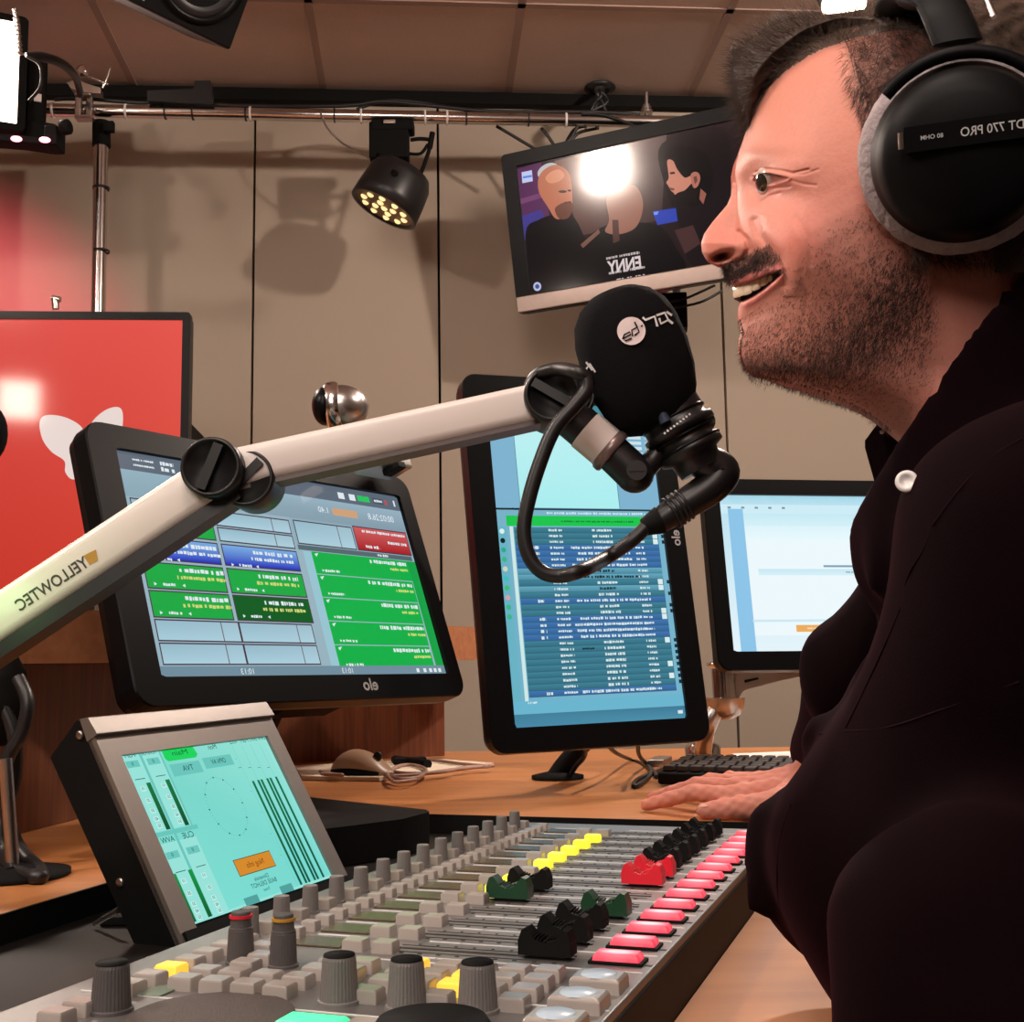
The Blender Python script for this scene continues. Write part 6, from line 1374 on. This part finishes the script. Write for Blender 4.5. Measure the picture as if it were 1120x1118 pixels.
for i, p in enumerate(arc):
    d = arc[min(i+1, 32)]-arc[max(i-1, 0)]; d /= np.linalg.norm(d); n_ = np.cross(d, fwd); w_ = .019 if 3 < i < 29 else .012; th = .0085 if 3 < i < 29 else .003
    rs_.append([p+fwd*w_*math.cos(b)+n_*th*math.sin(b) for b in [2*PI*j/16 for j in range(16)]])
mb.rings(rs_); mb.build('headband', 'cup', hp, world=True)
mb = MB(); mb.tube([p+fwd*.021-np.array([0, 0, .0]) for p in arc[1:14]], .0016, 8); mb.build('band_wire', 'steel', hp, world=True)
# ================================================================ CAMERA AND LIGHT
cam = bpy.data.cameras.new('camera'); co = bpy.data.objects.new('camera', cam); COL.objects.link(co); SC.camera = co
cam.sensor_fit = 'HORIZONTAL'; cam.sensor_width = 36; cam.lens = FPX/1120*36; cam.clip_start = .01
mw = Matrix.Identity(4)
for i in range(3): mw[i][0] = Rt[i]; mw[i][1] = Up[i]; mw[i][2] = -Fw[i]; mw[i][3] = CAM[i]
co.matrix_world = mw
def area(name, loc, tgt, size, power, col, sy=None, spread=PI):
    l = bpy.data.lights.new(name, 'AREA'); l.energy = power; l.color = col; l.size = size
    if sy: l.shape = 'RECTANGLE'; l.size_y = sy
    l.spread = spread
    o = bpy.data.objects.new(name, l); COL.objects.link(o); o.location = loc
    o.rotation_euler = (Vector(tgt)-Vector(loc)).to_track_quat('-Z', 'Y').to_euler(); return o
def spot(name, loc, tgt, power, col, ang, blend=.6, rad=.05):
    l = bpy.data.lights.new(name, 'SPOT'); l.energy = power; l.color = col; l.spot_size = ang; l.spot_blend = blend; l.shadow_soft_size = rad
    o = bpy.data.objects.new(name, l); COL.objects.link(o); o.location = loc
    o.rotation_euler = (Vector(tgt)-Vector(loc)).to_track_quat('-Z', 'Y').to_euler(); return o
WARM = (1, .83, .72); HP = P(900, 230, .70)
def refl(pn, x, y, dist):
    n = pn.R[:, 1]; h = hit(x, y, n, pn.pos @ n); d = h-CAM; d = d/np.linalg.norm(d); r = d-2*(d @ n)*n; return h, h+r*dist
for nm, pn, x, y, dist, sz, es, lb in (('studio_lamp', TV, 664, 184, 3.5, .21, 60, 'square white studio lamp hanging behind the camera'), ('studio_lamp', RS, 20, 437, 1.6, .13, 34, 'small square white studio lamp beside the camera')):
    h, lpos = refl(pn, x, y, dist); keyp = lpos; keyd = h-lpos
    if pn is TV: kp0, kd0 = keyp.copy(), keyd.copy()
    t = thing(nm, lb, 'studio light', lpos); d = h-lpos; d /= np.linalg.norm(d); e1_ = np.cross(d, EZ); e1_ /= np.linalg.norm(e1_); e2_ = np.cross(e1_, d); RL = np.stack([e1_, -d, e2_], 1)
    mb = MB(); mb.box(lpos+d*.002, (sz, .002, sz), RL); mb.build('glass', mat('lamp_glow', (1, 1, 1), .5, emis=(1., .84, .70), estr=es), t, world=True)
    mb = MB(); mb.box(lpos-d*.04, (sz+.03, .076, sz+.03), RL); mb.tube([lpos-d*.05, (lpos[0]-d[0]*.05, lpos[1]-d[1]*.05, CEIL)], .012, 10); mb.build('housing', 'matte', t, world=True)
area('soft_light_beam', tuple(c_soft), tuple(HP), .36, 8, WARM, .27, 1.3)
g_ = bpy.data.lights.new('added_green_glow', 'POINT'); g_.energy = .10; g_.color = (.35, 1, .3); g_.shadow_soft_size = .02; go_ = bpy.data.objects.new('added_green_glow', g_); COL.objects.link(go_); go_.location = tuple(P(-60, 625, .82))  # unseen green light added to tint the left end of the arm
spot('ceiling_lamp_beam', tuple(P(921, 10, 2.35)), (.1, 1.2, .8), 90, WARM, 2.6, .5, .05)
spot('wall_wash', (1.5, 1.3, 2.62), (-.2, 3.6, 1.4), 138, WARM, 1.9, .7, .06)
spot('pink_beam', (-1.35, 2.7, 2.15), (-1.75, 3.6, 1.75), 44, (1, .10, .18), 1.5, .9, .05)
area('added_fill', (-.2, .2, 2.69), (.1, 1.0, .7), .6, 22, WARM)  # added overhead fill out of view, no fixture behind it
area('studio_lamp_beam', tuple(kp0+kd0/np.linalg.norm(kd0)*.02), tuple(HP), .19, 39, (1, .84, .74))
area('added_fill', (-.45, -1.3, 2.45), (.1, 1.0, 1.0), 1.2, 36, (1, .86, .78))  # broad soft fill added behind the camera to brighten the near side
w = bpy.data.worlds.new('w'); SC.world = w; w.use_nodes = True; w.node_tree.nodes['Background'].inputs[0].default_value = (.5, .4, .36, 1); w.node_tree.nodes['Background'].inputs[1].default_value = .09
vs_ = SC.view_settings; vs_.view_transform = 'Standard'; vs_.look = 'None'; vs_.gamma = 1; vs_.use_curve_mapping = False; vs_.exposure = 0
